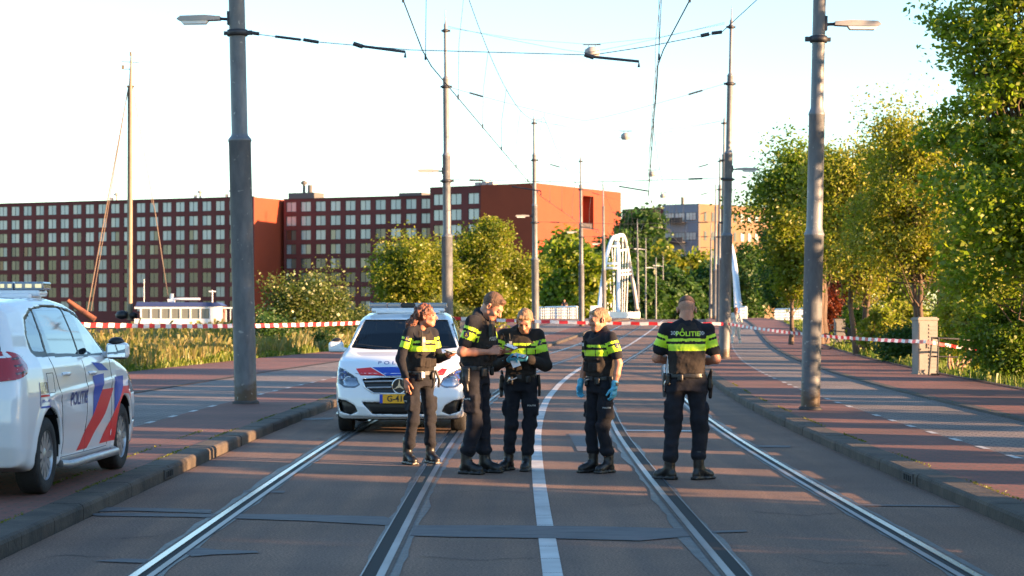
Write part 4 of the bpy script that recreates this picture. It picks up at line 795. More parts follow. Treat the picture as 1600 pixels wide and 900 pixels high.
# ================================================================== implicit surfaces (smooth unions of tapered limbs, meshed with surface nets)
class Field:
    def __init__(s, lo, hi, h):
        s.h = h; s.lo = np.array(lo, float); n = np.ceil((np.array(hi)-s.lo)/h).astype(int)+1; s.n = n
        s.ax = [s.lo[i]+h*np.arange(n[i]) for i in range(3)]; s.v = np.full(n, 1.0, np.float32)
    def sub(s, lo, hi):
        sl_ = []
        for i in range(3):
            a = int(np.clip(math.floor((lo[i]-s.lo[i])/s.h), 0, s.n[i])); b = int(np.clip(math.ceil((hi[i]-s.lo[i])/s.h)+1, 0, s.n[i])); sl_.append(slice(a, b))
        return tuple(sl_), s.ax[0][sl_[0]][:, None, None], s.ax[1][sl_[1]][None, :, None], s.ax[2][sl_[2]][None, None, :]
    def op(s, lo, hi, fn, k, mode='u'):
        pad = k+3*s.h; sl_, X, Y, Z = s.sub([a-pad for a in lo], [b+pad for b in hi])
        if any(q.stop <= q.start for q in sl_): return
        d = fn(X, Y, Z).astype(np.float32); v = s.v[sl_]
        if mode == 'u': s.v[sl_] = np.minimum(v, d)-(np.maximum(k-np.abs(v-d), 0)**2/(4*k) if k > 0 else 0)
        else: d = -d; s.v[sl_] = np.maximum(v, d)+(np.maximum(k-np.abs(v-d), 0)**2/(4*k) if k > 0 else 0)
    def cap(s, p, q, r0, r1, k=.02, mode='u'):
        p = np.array(p, float); q = np.array(q, float); d = q-p; L2 = float(d@d)+1e-9; r = max(r0, r1)
        def fn(X, Y, Z):
            t = np.clip(((X-p[0])*d[0]+(Y-p[1])*d[1]+(Z-p[2])*d[2])/L2, 0, 1)
            return np.sqrt((X-p[0]-t*d[0])**2+(Y-p[1]-t*d[1])**2+(Z-p[2]-t*d[2])**2)-(r0+(r1-r0)*t)
        s.op(np.minimum(p, q)-r, np.maximum(p, q)+r, fn, k, mode)
    def ell(s, c, r, k=.02, rot=None, mode='u'):
        c = np.array(c, float); r = np.array(r, float); m = r.min(); Rm = np.array(rot) if rot is not None else np.eye(3); R_ = r.max()
        def fn(X, Y, Z):
            x, y, z = X-c[0], Y-c[1], Z-c[2]; a = Rm[0, 0]*x+Rm[1, 0]*y+Rm[2, 0]*z; b = Rm[0, 1]*x+Rm[1, 1]*y+Rm[2, 1]*z; e = Rm[0, 2]*x+Rm[1, 2]*y+Rm[2, 2]*z
            k0 = np.sqrt((a/r[0])**2+(b/r[1])**2+(e/r[2])**2); k1 = np.sqrt((a/r[0]**2)**2+(b/r[1]**2)**2+(e/r[2]**2)**2)+1e-6; return k0*(k0-1)/k1
        s.op(c-R_, c+R_, fn, k, mode)
    def rbox(s, c, hs, r=.01, k=.01, rot=None, mode='u'):
        c = np.array(c, float); hs = np.array(hs, float)-r; Rm = np.array(rot) if rot is not None else np.eye(3); R_ = float(np.linalg.norm(hs))+r
        def fn(X, Y, Z):
            x, y, z = X-c[0], Y-c[1], Z-c[2]; a = abs(Rm[0, 0]*x+Rm[1, 0]*y+Rm[2, 0]*z)-hs[0]; b = abs(Rm[0, 1]*x+Rm[1, 1]*y+Rm[2, 1]*z)-hs[1]; e = abs(Rm[0, 2]*x+Rm[1, 2]*y+Rm[2, 2]*z)-hs[2]
            return np.sqrt(np.maximum(a, 0)**2+np.maximum(b, 0)**2+np.maximum(e, 0)**2)+np.minimum(np.maximum(np.maximum(a, b), e), 0)-r
        s.op(c-R_, c+R_, fn, k, mode)
    def loft(s, secs, k=.03, mode='u', pw=2.3):
        """secs: list of (z, cx, cy, a, b[, yaw]) elliptical slices"""
        S = np.array([list(q)+[0]*(6-len(q)) for q in secs], float); z0, z1 = S[0, 0], S[-1, 0]; A = S[:, 3].max()+.05+abs(S[:, 1]).max(); B = max(S[:, 4].max(), S[:, 3].max())+.05+abs(S[:, 2]).max()
        def fn(X, Y, Z):
            zz = np.clip(Z, z0, z1); g = [np.interp(zz.ravel(), S[:, 0], S[:, i]).reshape(zz.shape) for i in range(1, 6)]; c_, s_ = np.cos(g[4]), np.sin(g[4])
            x, y = X-g[0], Y-g[1]; a = (x*c_+y*s_)/g[2]; b = (-x*s_+y*c_)/g[3]; rad = (np.abs(a)**pw+np.abs(b)**pw)**(1/pw); d = (rad-1)*np.minimum(g[2], g[3])
            return np.maximum(d, np.maximum(Z-z1, z0-Z)) if True else d
        s.op([-A, -B, z0], [A, B, z1], fn, k, mode)
    def noise(s, amp, freq, seed=0, zs=1.):
        rng = np.random.RandomState(seed); X = s.ax[0][:, None, None]; Y = s.ax[1][None, :, None]; Z = s.ax[2][None, None, :]; t = 0
        for i in range(5):
            d = rng.normal(size=3); d[2] *= zs; d /= np.linalg.norm(d); f = freq*rng.uniform(.6, 1.7); t = t+np.sin(f*(d[0]*X+d[1]*Y+d[2]*Z)+rng.uniform(0, 6)+1.2*np.sin(f*.6*(d[1]*X-d[0]*Y+.4*Z)))
        s.v += (amp*t/2.2).astype(np.float32)
    def mesh(s):
        v = s.v; ins = v < 0; nx, ny, nz = v.shape
        c = np.zeros((nx-1, ny-1, nz-1), np.uint8)
        for dx in (0, 1):
            for dy in (0, 1):
                for dz in (0, 1): c += ins[dx:nx-1+dx, dy:ny-1+dy, dz:nz-1+dz]
        I = np.argwhere((c > 0) & (c < 8)); idx = -np.ones(c.shape, np.int32); idx[tuple(I.T)] = np.arange(len(I))
        acc = np.zeros((len(I), 3)); cnt = np.zeros(len(I)); cor = [(a, b, d) for a in (0, 1) for b in (0, 1) for d in (0, 1)]
        val = {q: v[I[:, 0]+q[0], I[:, 1]+q[1], I[:, 2]+q[2]] for q in cor}
        for p in cor:
            for a in range(3):
                if p[a] == 0:
                    q = list(p); q[a] = 1; q = tuple(q); A, B = val[p], val[q]; mk = (A < 0) != (B < 0); t = np.where(mk, A/np.where(mk, A-B, 1), 0)
                    for b in range(3): acc[:, b] += np.where(mk, p[b]+(t if b == a else 0), 0)
                    cnt += mk
        V = (I+acc/cnt[:, None])*s.h+s.lo; Qs = []
        for a in range(3):
            b, d = (a+1) % 3, (a+2) % 3; s0 = [slice(None)]*3; s1 = [slice(None)]*3; s0[a] = slice(0, -1); s1[a] = slice(1, None)
            A = ins[tuple(s0)]; B = ins[tuple(s1)]; E = np.argwhere(A != B); E = E[(E[:, b] > 0) & (E[:, d] > 0) & (E[:, b] < s.n[b]-1) & (E[:, d] < s.n[d]-1)]
            if not len(E): continue
            fl = A[tuple(E.T)]; ub = np.eye(3, dtype=int)[b]; ud = np.eye(3, dtype=int)[d]
            q = np.stack([idx[tuple((E-ub-ud).T)], idx[tuple((E-ud).T)], idx[tuple(E.T)], idx[tuple((E-ub).T)]], 1); q[~fl] = q[~fl][:, ::-1]; Qs.append(q)
        Q = np.concatenate(Qs) if Qs else np.zeros((0, 4), int); return V, Q[(Q >= 0).all(1)]
def relax(V, Q, it=1, lam=.5):
    for _ in range(it):
        a = np.zeros_like(V); n = np.zeros(len(V))
        for i in range(4):
            for j in (1, 3): np.add.at(a, Q[:, i], V[Q[:, (i+j) % 4]]); np.add.at(n, Q[:, i], 1)
        V = V+(a/np.maximum(n, 1)[:, None]-V)*lam
    return V
def field_obj(F_, name, mats, parent, matf=None, it=1, smooth=True):
    V, Q = F_.mesh(); V = relax(V, Q, it, .45) if it else V; mi = None
    if matf is not None: mi = matf(V[Q].mean(1))
    return mesh_np(name, V, Q, mats, parent, smooth=smooth, midx=mi)
def bvh_of(*obs, mat_=None):
    vs = []; fs = []
    for o in obs:
        b = len(vs); me = o.data; co = np.empty(len(me.vertices)*3, np.float32); me.vertices.foreach_get('co', co); vs += [tuple(c) for c in co.reshape(-1, 3)]; fs += [tuple(b+i for i in p.vertices) for p in me.polygons]
    return BVHTree.FromPolygons(vs, fs)
_tc = {}
def text_polys(txt, bold=0.):
    """text as triangles in a unit frame: returns verts (n,2), faces"""
    if (txt, bold) in _tc: return _tc[(txt, bold)]
    cu = bpy.data.curves.new('t', 'FONT'); cu.body = txt; cu.size = 1; cu.align_x = 'CENTER'; cu.align_y = 'CENTER'; cu.offset = bold; cu.resolution_u = 3; ob = bpy.data.objects.new('t', cu); COL.objects.link(ob)
    dg = bpy.context.evaluated_depsgraph_get(); me = bpy.data.meshes.new_from_object(ob.evaluated_get(dg)); bpy.data.objects.remove(ob)
    r = ([tuple(v.co[:2]) for v in me.vertices], [tuple(p.vertices) for p in me.polygons]); _tc[(txt, bold)] = r; return r
def project(name, V2, Fc, O, U, W, bvh, m, parent, off=.003, D=None, maxd=.6, thick=0, mi=None):
    """lay 2D faces (in plane O + u*U + v*W) onto a surface along -N"""
    O, U, W = Vector(O), Vector(U), Vector(W); N = U.cross(W).normalized(); vs = []
    for (u, v) in V2:
        p = O+U*u+W*v; h = bvh.ray_cast(p+N*maxd*.5, -N, maxd)
        vs.append((h[0]+N*off) if h[0] is not None else None)
    ok = [f for f in range(len(Fc)) if all(vs[i] is not None for i in Fc[f])]
    if not ok: return None
    use = sorted({i for f in ok for i in Fc[f]}); mp = {o: k for k, o in enumerate(use)}; g = MB(); 
    g.v = [tuple(vs[i]) for i in use]; g.f = [tuple(mp[i] for i in Fc[f]) for f in ok]; g.m = [0 if mi is None else mi[f] for f in ok]; g.sm = [True]*len(ok)
    return g.build(name, m, parent, fix=False)
def poly_tess(poly, step):
    """triangulated polygon with interior points"""
    P = []; n = len(poly)
    for i in range(n):
        a, b = Vector(poly[i]), Vector(poly[(i+1) % n]); k = max(1, int((b-a).length/step)); P += [a.lerp(b, j/k) for j in range(k)]
    nb = len(P); xs = [p.x for p in P]; ys = [p.y for p in P]; x = min(xs)+step*.5
    while x < max(xs):
        y = min(ys)+step*.5
        while y < max(ys): P.append(Vector((x, y))); y += step
        x += step
    r = delaunay_2d_cdt(P, [(i, (i+1) % nb) for i in range(nb)], [list(range(nb))], 1, 1e-5)
    return [tuple(v) for v in r[0]], [tuple(f) for f in r[2]]
def subdiv2(V2, Fc, step):
    """text or polygon faces split fine enough to follow a curved surface"""
    bm = bmesh.new(); bv = [bm.verts.new((*v, 0)) for v in V2]
    for f in Fc:
        try: bm.faces.new([bv[i] for i in f])
        except ValueError: pass
    bmesh.ops.triangulate(bm, faces=bm.faces)
    for _ in range(3):
        e = [e for e in bm.edges if e.calc_length() > step]
        if not e: break
        bmesh.ops.subdivide_edges(bm, edges=e, cuts=1); bmesh.ops.triangulate(bm, faces=bm.faces)
    bm.verts.index_update(); V = [tuple(v.co[:2]) for v in bm.verts]; Fq = [tuple(v.index for v in f.verts) for f in bm.faces]; bm.free(); return V, Fq

# ================================================================== people
def skin_mat(name, c):
    m = mat(name, c, .5, var=.12, vscale=25, bump=.05, bscale=200); b = m.node_tree.nodes['Principled BSDF']; b.inputs['Subsurface Weight'].default_value = .15; b.inputs['Subsurface Radius'].default_value = (.02, .008, .004); b.inputs['Subsurface Scale'].default_value = .5; return m
M['skin'] = skin_mat('skin', (.44, .19, .115)); M['skin2'] = skin_mat('skin_ruddy', (.44, .175, .105)); M['lips'] = mat('lips', (.36, .15, .12), .45); M['eye'] = mat('eye_dark', (.03, .022, .02), .3); M['brow'] = mat('brow', (.16, .09, .05), .8)
M['cloth'] = mat('dark_navy_cloth', (.0055, .006, .011), .95, var=.35, vscale=9, col2=(.009, .0095, .016), bump=.3, bscale=22)
M['clothb'] = mat('sunlit_black_cloth', (.017, .0125, .010), .95, var=.3, vscale=9, col2=(.024, .0175, .0135), bump=.3, bscale=22)  # black cloth lifted to brown: warm sunlight put into the colour
M['hiviz'] = mat('yellow_hi_vis', (.50, .74, .02), .55, var=.08, vscale=20, bump=.2, bscale=60, ); M['greenedge'] = mat('green_edge', (.12, .40, .03), .6)
M['leather'] = mat('black_leather', (.010, .009, .009), .42, bump=.12, bscale=60, var=.3, vscale=10); M['nitrile'] = mat('blue_nitrile', (.09, .42, .60), .4, bump=.3, bscale=60, var=.12, vscale=30)
M['silver'] = mat('silver_metal', (.6, .6, .6), .3, 1.); M['paper'] = mat('paper', (.75, .75, .78), .7); M['hair_red'] = mat('auburn_hair', (.13, .042, .022), .55, var=.45, vscale=30, bump=1., bscale=60, stretch=(1, 1, .35))
M['fade'] = mat('clipped_hair_fade', (.34, .18, .12), .8, var=.2, vscale=70); M['hair_brown'] = mat('brown_hair', (.11, .055, .028), .6, var=.4, vscale=40, bump=.8, bscale=120); M['hair_blonde'] = mat('blonde_hair', (.22, .135, .07), .55, var=.35, vscale=40, bump=.8, bscale=90, stretch=(1, 1, .4)); M['hair_shaved'] = mat('shaved_dark_hair', (.085, .05, .036), .8, var=.3, vscale=60)
M['badge'] = mat('badge_dark', (.03, .03, .07), .5); M['gold'] = mat('badge_gold', (.55, .36, .06), .4); M['greytext'] = mat('grey_print', (.55, .55, .52), .6); M['jogger'] = mat('jogger_clothes', (.02, .02, .025), .8); M['linen'] = mat('pale_linen', (.55, .52, .47), .85, var=.15, vscale=10)

def rotm(yaw=0., pitch=0., roll=0.):
    """head frame: +y forward; yaw>0 turns to the left, pitch>0 looks down, roll>0 tilts to the right"""
    return np.array(Matrix.Rotation(yaw, 3, 'Z') @ Matrix.Rotation(-pitch, 3, 'X') @ Matrix.Rotation(roll, 3, 'Y'))
def hand(Fd, w, d, pn, th, curl=.5, k=.006, sc=1., g=0.):
    """w wrist, d direction of the fingers, pn palm normal (side the fingers curl to), th thumb side"""
    w, d, pn, th = (np.array(Vector(q).normalized()) if i else np.array(q, float) for i, q in enumerate((w, d, pn, th)))
    th = th-d*(th@d); th /= np.linalg.norm(th); pn = pn-d*(pn@d)-th*(pn@th); pn /= np.linalg.norm(pn)
    for i, o in enumerate((.030, .010, -.010, -.029)):
        kn = w+d*.088*sc*(1, 1.02, .98, .92)[i]+th*o*sc*1.0; Fd.cap(w+th*o*.55*sc+d*.01, kn, .0155*sc+g, .0115*sc+g, .012)
        L = (.074, .083, .076, .060)[i]*sc; q = kn; a = curl*(.55+.1*i)
        for j, fr in enumerate((.46, .31, .23)):
            dd = d*math.cos(a)+pn*math.sin(a)+th*(o*2.2*(1-curl*.6)); dd /= np.linalg.norm(dd); e = q+dd*L*fr; r = (.0095-.0008*j-(.001 if i == 3 else 0))*sc+g; Fd.cap(q, e, r, r-.0008, .003 if j else k); q = e; a += curl*(1.0 if j == 0 else .8)
    b = w+d*.025*sc+th*.022*sc; c = b+(th*.75+d*.75+pn*.35)/1.12*.042*sc; Fd.cap(b, c, .0165*sc+g, .0125*sc+g, .012); e = c+(d*.95+th*.28+pn*(.25+.5*curl))/1.05*.032*sc; Fd.cap(c, e, .0115*sc+g, .0105*sc+g, .004); f = e+(d*.9+pn*(.35+.6*curl))/1.1*.026*sc; Fd.cap(e, f, .0105*sc+g, .008*sc+g, .003)
    return w+d*.09*sc
def person(label, loc, rz, hscale=1., sex='m', sh=None, elb=None, wr=None, hd=None, hc=(0, .03, 1.655), yaw=0., pitch=0., roll=0., hip=None, knee=None, ank=None, toe=None, lean=0., sleeve='short', hair='brown', gloves=False, skin='skin', outfit='vest', jacket=False, build_=1., seed=1, parts=True, torso_yaw=0., hcurl=(.35, .35), h_=.008):
    W = build_; hip = hip or [(.095, 0, .93), (-.095, 0, .93)]
    root = None; cl = math.tan(lean); sz = 1.47
    sh = sh or [(.185*W, cl*.5, sz), (-.185*W, cl*.5, sz)]
    def ly(z): return cl*max(0, z-.95)
    # ---------- body: head, neck, arms, hands, trunk and legs as one surface
    B = Field((-.55, -.55, -.02), (.55, .65, 1.9), .0066)
    Hc = np.array(hc); Rm = rotm(yaw, pitch, roll); hs_ = 1.07; P = lambda x, y, z: Hc+Rm@np.array([x*hs_*1.03, y*hs_, z*hs_])
    _e, _c = B.ell, B.cap; B.ell = lambda c, r, k=.02, rot=None, mode='u': _e(c, np.array(r)*hs_, k, rot, mode); B.cap = lambda p, q, a, b, k=.02, mode='u': _c(p, q, a*hs_, b*hs_, k, mode)
    B.ell(P(0, -.018, .03), (.074, .094, .090), .02, Rm); B.ell(P(0, .032, -.03), (.060, .062, .085), .025, Rm); B.cap(P(-.018, .062, -.088), P(.018, .062, -.088), .023, .023, .02); B.cap(P(-.05, .01, -.062), P(-.02, .055, -.09), .018, .018, .02); B.cap(P(.05, .01, -.062), P(.02, .055, -.09), .018, .018, .02)
    B.cap(P(-.03, .080, .022), P(.03, .080, .022), .014, .014, .012)
    for s in (-1, 1):
        B.ell(P(s*.033, .096, .004), (.017, .014, .012), .012, Rm, 'd'); B.ell(P(s*.032, .080, .003), (.013, .012, .010), .003, Rm); B.ell(P(s*.040, .066, -.028), (.022, .020, .018), .015, Rm)
        B.ell(P(s*.080, -.008, -.006), (.013, .020, .032), .006, Rm, ); B.ell(P(s*.085, -.002, -.006), (.006, .010, .018), .005, Rm, 'd')
    B.cap(P(0, .088, .010), P(0, .112, -.026), .0085, .012, .010); B.cap(P(-.010, .100, -.030), P(.010, .100, -.030), .009, .009, .006)
    B.ell(P(0, .089, -.052), (.020, .009, .005), .004, Rm); B.ell(P(0, .087, -.063), (.018, .010, .0065), .004, Rm); B.cap(P(-.02, .099, -.057), P(.02, .099, -.057), .0025, .0025, .003, 'd')
    B.ell, B.cap = _e, _c
    nb = np.array([0, ly(1.45)-.015, 1.44]); B.cap(nb, P(0, -.030, -.055), .062*W, .054*(1 if sex == 'm' else .88)*W, .03)
    B.loft([(.86, 0, 0, .14*W, .095), (1.05, 0, ly(1.05), .125*W, .085), (1.3, 0, ly(1.3), .145*W, .095), (1.42, 0, ly(1.42), .13*W, .08)], .03)
    for i in (0, 1):
        s = 1 if i == 0 else -1; B.cap(np.array(sh[i])+[0, 0, -.02], elb[i], .047*W, .041*W if sleeve == 'short' else .036, .03); B.cap(elb[i], np.array(elb[i])*.55+np.array(wr[i])*.45, .041*W if sleeve == 'short' else .035, .039*W if sleeve == 'short' else .032, .02); B.cap(np.array(elb[i])*.55+np.array(wr[i])*.45, wr[i], .038*W if sleeve == 'short' else .032, .026*W, .02)
        B.cap(hip[i], knee[i], .070, .05, .03); B.cap(knee[i], ank[i], .048, .034, .02); B.cap(ank[i], np.array(ank[i])*.7+np.array(toe[i])*[.3, .3, 0]+[0, 0, -.01], .03, .02, .02)
        if not gloves: hand(B, wr[i], *hd[i], curl=hcurl[i])
    def bm_(c):
        q = (c-Hc)@Rm/hs_; r = np.zeros(len(c), int)
        r[(abs(abs(q[:, 0])-.032) < .0125) & (abs(q[:, 2]-.003) < .0062) & (q[:, 1] > .07)] = 2; r[(abs(abs(q[:, 0])-.034) < .02) & (abs(q[:, 2]-.025) < .005) & (q[:, 1] > .07)] = 3; r[(abs(q[:, 2]) < .06) & (q[:, 2] > -.035) & (q[:, 1] < .028) & (abs(q[:, 0]) < .076)] = 4 if hair == 'shaved' else 0; r[(abs(q[:, 0]) < .018) & (abs(q[:, 2]+.057) < .006) & (q[:, 1] > .086)] = 1; return r
    body = field_obj(B, 'person', [M[skin], M['lips'], M['eye'], M['brow'], M['fade']], None, bm_, it=1)
    body.location = loc; body.rotation_euler = (0, 0, rz); body.scale = (hscale,)*3; tag(body, label, 'person'); root = body
    # ---------- hair
    Hf = Field(Hc-.34, Hc+.24, .0065); _e2, _c2 = Hf.ell, Hf.cap; Hf.ell = lambda c, r, k=.02, rot=None, mode='u': _e2(c, np.array(r)*hs_*[1.02, 1, 1], k, rot, mode); Hf.cap = lambda p, q, a, b, k=.02, mode='u': _c2(p, q, a*hs_, b*hs_, k, mode)
    if hair == 'shaved':
        Hf.ell(P(0, -.022, .040), (.0755, .092, .084), .01, Rm); Hf.op(Hc-.3, Hc+.3, lambda X, Y, Z: (lambda q: (q[1]*.5-(q[2]-.030)))([Rm[0, j]*(X-Hc[0])+Rm[1, j]*(Y-Hc[1])+Rm[2, j]*(Z-Hc[2]) for j in range(3)]), .005, 'd') if False else None
        Hf.op(Hc-.25, Hc+.25, lambda X, Y, Z: (Rm[0, 2]*(X-Hc[0])+Rm[1, 2]*(Y-Hc[1])+Rm[2, 2]*(Z-Hc[2]))-.048+.0*X, .01, 'd'); hm = 'hair_shaved'
    elif hair == 'brown':
        Hf.ell(P(0, -.022, .034), (.0775, .096, .090), .02, Rm); Hf.cap(P(-.03, .05, .088), P(.03, .05, .092), .020, .018, .02); Hf.ell(P(0, .116, -.012), (.076, .078, .088), .008, Rm, 'd'); Hf.rbox(P(0, 0, -.13), (.2, .2, .1), .01, .01, Rm, 'd'); Hf.noise(.0015, 160, seed); hm = 'hair_brown'
        for s in (-1, 1): Hf.ell(P(s*.09, .01, -.015), (.022, .03, .04), .006, Rm, 'd')
    elif hair == 'curly':
        Hf.ell(P(0, -.026, .034), (.089, .104, .093), .02, Rm); Hf.ell(P(0, .118, -.018), (.070, .078, .095), .008, Rm, 'd'); Hf.cap(P(0, -.09, .0), P(0, -.15, -.09), .052, .058, .02); Hf.cap(P(0, -.15, -.09), P(.01, -.155, -.19), .060, .034, .02); Hf.cap(P(.03, -.11, -.04), P(.03, -.15, -.15), .035, .03, .02); Hf.rbox(P(0, .10, -.16), (.2, .14, .12), .01, .01, Rm, 'd')
        Hf.noise(.008, 95, seed); Hf.noise(.004, 240, seed+1); hm = 'hair_red'
    elif hair == 'short':
        Hf.ell(P(0, -.024, .032), (.0785, .098, .090), .02, Rm); Hf.cap(P(-.045, .045, .072), P(.03, .055, .08), .020, .022, .02); Hf.ell(P(0, .115, -.018), (.070, .076, .092), .008, Rm, 'd'); Hf.cap(P(-.03, -.085, -.03), P(.03, -.085, -.03), .035, .035, .02); Hf.rbox(P(0, .08, -.17), (.2, .14, .12), .01, .01, Rm, 'd'); Hf.noise(.0022, 90, seed); Hf.noise(.0018, 240, seed+1); hm = 'hair_blonde'
    else:   # tied back
        Hf.ell(P(0, -.024, .032), (.0775, .098, .089), .02, Rm); Hf.cap(P(-.03, .048, .074), P(.03, .048, .076), .020, .020, .02); Hf.ell(P(0, .115, -.014), (.074, .080, .092), .008, Rm, 'd'); Hf.cap(P(0, -.09, .0), P(0, -.125, -.02), .035, .03, .02); Hf.rbox(P(0, .06, -.15), (.2, .16, .12), .01, .01, Rm, 'd')
        for s in (-1, 1): Hf.ell(P(s*.088, .0, -.012), (.018, .026, .036), .006, Rm, 'd')
        Hf.noise(.002, 110, seed); hm = 'hair_blonde'
    field_obj(Hf, 'hair', M[hm], body)
    # ---------- trousers
    T = Field((-.45, -.45, .12), (.45, .5, 1.12), h_+.001)
    T.loft([(.86, 0, 0, .165*W, .115), (.93, 0, 0, .175*W, .122), (1.0, 0, ly(1.0), .16*W, .115), (1.06, 0, ly(1.06), .152*W, .108)], .04)
    for i in (0, 1):
        s = 1 if i == 0 else -1; K, A_, Hp = np.array(knee[i]), np.array(ank[i]), np.array(hip[i])
        T.cap(Hp, K, .092*W, .072*W, .04); bl = K*.25+A_*.75+[0, 0, .04]; T.cap(K, bl, .072*W, .066*W, .03); T.ell(bl, (.072*W, .078*W, .055), .02); T.cap(bl, A_+[0, 0, .1], .05, .045, .02)
        T.rbox(Hp*.42+K*.58+[s*.072*W, 0, 0], (.022, .065, .085), .015, .02)
    T.noise(.006, 26, seed, 1.3); T.noise(.0035, 55, seed+3, 2.2); T.rbox((0, 0, .05), (.6, .6, .10), .01, .0, None, 'd')
    field_obj(T, 'trousers', M['cloth'], body)
    for i in (0, 1):   # thigh print
        s = 1 if i == 0 else -1; K, Hp = np.array(knee[i]), np.array(hip[i]); c = Hp*.55+K*.45
        if 'tp' not in M: M['tp'] = True
    # ---------- boots
    for i in (0, 1):
        A_ = np.array(ank[i]); To = np.array(toe[i]); dv = (To-A_)*[1, 1, 0]; dv = dv/np.linalg.norm(dv); sd_ = np.array([-dv[1], dv[0], 0]); Rb = np.stack([sd_, dv, [0, 0, 1]], 1)
        Bt = Field(A_-[.30, .30, .11], A_+[.30, .30, .26], .0075); c = A_*[1, 1, 0]
        Bt.cap(A_+[0, 0, .17], A_+[0, 0, .02], .056, .052, .01); Bt.ell(c-dv*.02+[0, 0, .055], (.044, .055, .05), .02, Rb); Bt.cap(c+dv*.03+[0, 0, .088], c+dv*.10+[0, 0, .058], .045, .042, .03); Bt.ell(c+dv*.128+[0, 0, .046], (.048, .060, .044), .025, Rb)
        Bt.rbox(c+dv*.122+[0, 0, .014], (.050, .066, .014), .012, .004, Rb); Bt.rbox(c-dv*.022+[0, 0, .016], (.042, .055, .017), .012, .004, Rb); Bt.rbox(c+dv*.05+[0, 0, .018], (.040, .08, .014), .01, .004, Rb)
        Bt.rbox(A_+[0, 0, .255], (.1, .1, .02), .005, 0, None, 'd'); Bt.noise(.0007, 90, seed+i)
        b = field_obj(Bt, 'boot', M['leather'], body)
        if parts:
            bv = bvh_of(b)
            for k in range(5):
                g = MB()
                q = c+dv*(.075-.008*k)+np.array([0, 0, .095+.035*k]); hit = bv.ray_cast(Vector(q+dv*.15), Vector(-dv), .3)
                if hit[0] is not None: h0 = hit[0]; g.tube([h0-Vector(sd_)*.022+Vector(dv)*-.004, h0+Vector(dv)*.004+Vector((0, 0, .006)), h0+Vector(sd_)*.022-Vector(dv)*.004], .0028, 4); g.build('lace', M['black'], b)
    # ---------- shirt / jacket
    xw = 1.0 if not jacket else 1.12; S = Field((-.5, -.42, .95), (.5, .55, 1.62), h_)
    cyw = [(.98 if not jacket else .93, 0, ly(.98), .158*W*xw, .118*xw, torso_yaw*.3), (1.12, 0, ly(1.12), (.15 if sex == 'm' else .14)*W*xw, .118*xw, torso_yaw*.6), (1.30, 0, ly(1.3), .178*W*xw, .132*xw, torso_yaw), (1.40, 0, ly(1.4)-.005, .18*W, .122, torso_yaw), (1.47, 0, ly(1.47)-.012, .135*W, .088, torso_yaw), (1.50, 0, ly(1.5)-.012, .09*W, .072, torso_yaw)]
    S.loft(cyw, .03)
    for i in (0, 1):
        a, b = np.array(sh[i]), np.array(elb[i]); S.cap([a[0]*.40, a[1]-.01, a[2]+.004], a+np.array([0, 0, -.022]), .050, .054*W, .03); S.cap([a[0]*.12, a[1]-.02, 1.545], [a[0]*.78, a[1]-.01, 1.468], .034, .034, .03)
        if sleeve == 'short': e = a*.30+b*.70; S.cap(a+np.array([0, 0, -.022]), e, .064*W, .063*W, .03)
        else:
            S.cap(a+np.array([0, 0, -.022]), b, .064*W*xw, .056*W*xw, .03); S.cap(b, np.array(wr[i])*.93+b*.07, .056*W*xw, .044*W*xw, .02)
    S.cap([0, ly(1.5)-.02, 1.49], Hc*.22+np.array([0, ly(1.5)-.03, 1.49])*.78, .073, .068, .02); S.ell([0, ly(1.5)+.085, 1.535], (.042, .06, .065), .01, None, 'd')
    S.noise(.0045, 34, seed+7, .8); S.noise(.002, 75, seed+8)
    # open the sleeve cuffs and neckline with flat cuts
    shf = np.array(sh[0]); ctr = np.array([0, ly(1.3)])
    def shirtm(c):
        r = np.zeros(len(c), int); z = c[:, 2]; ax_ = np.abs(c[:, 0])
        for i in (0, 1):
            a, b = np.array(sh[i]), np.array(elb[i]); d = b-a; L = np.linalg.norm(d); t = ((c-a)@d)/L**2; dist = np.linalg.norm(c-a-np.clip(t, 0, 1)[:, None]*d, axis=1); s = 1 if i == 0 else -1
            on = (dist < .085*xw) & (t > .05) & (c[:, 0]*s > .10*W)
            r[on & (((t > .38) & (t < .60)) | ((t > .22) & (t < .31)))] = 1
            if sleeve == 'short': r[on & (t > .865)] = 2
            dist2 = 0
        q = (r == 0) & (ax_ < .19*W) & (((z > 1.25) & (z < 1.315)) | ((z > 1.34) & (z < 1.365))); q &= ~((ax_ > .165*W) & (z < 1.3))
        if outfit == 'open': pass
        r[q] = 1
        return r
    shirt = field_obj(S, 'jacket' if jacket else 'shirt', [M['cloth' if not jacket else 'clothb'], M['hiviz'], M['greenedge']], body, shirtm)
    # ---------- protective vest
    Vt = Field((-.30, -.26, .98), (.30, .45, 1.52), h_); vs_ = [(1.03, 0, ly(1.03), .162*W, .138, torso_yaw*.4), (1.12, 0, ly(1.12), .160*W, .142, torso_yaw*.6), (1.30, 0, ly(1.3), .172*W, .152, torso_yaw), (1.39, 0, ly(1.39), .148*W, .138, torso_yaw), (1.45, 0, ly(1.45)-.01, .122*W, .112, torso_yaw), (1.50, 0, ly(1.5)-.012, .095*W, .078, torso_yaw), (1.53, 0, ly(1.53)-.015, .07*W, .055, torso_yaw)]
    Vt.loft(vs_, .015, pw=2.8); Vt.cap([0, ly(1.5)+.02, 1.57], [0, ly(1.5)+.07, 1.51], .085, .075, .01, 'd')
    if outfit != 'back':
        for x0, zc_ in ((-.085, 1.13), (.085, 1.13), (0, 1.12)): Vt.rbox([x0*W, ly(zc_)+.135, zc_], (.036, .022, .048), .012, .012)
        Vt.rbox([0, ly(1.21)+.13, 1.215], (.12*W, .022, .012), .008, .01)
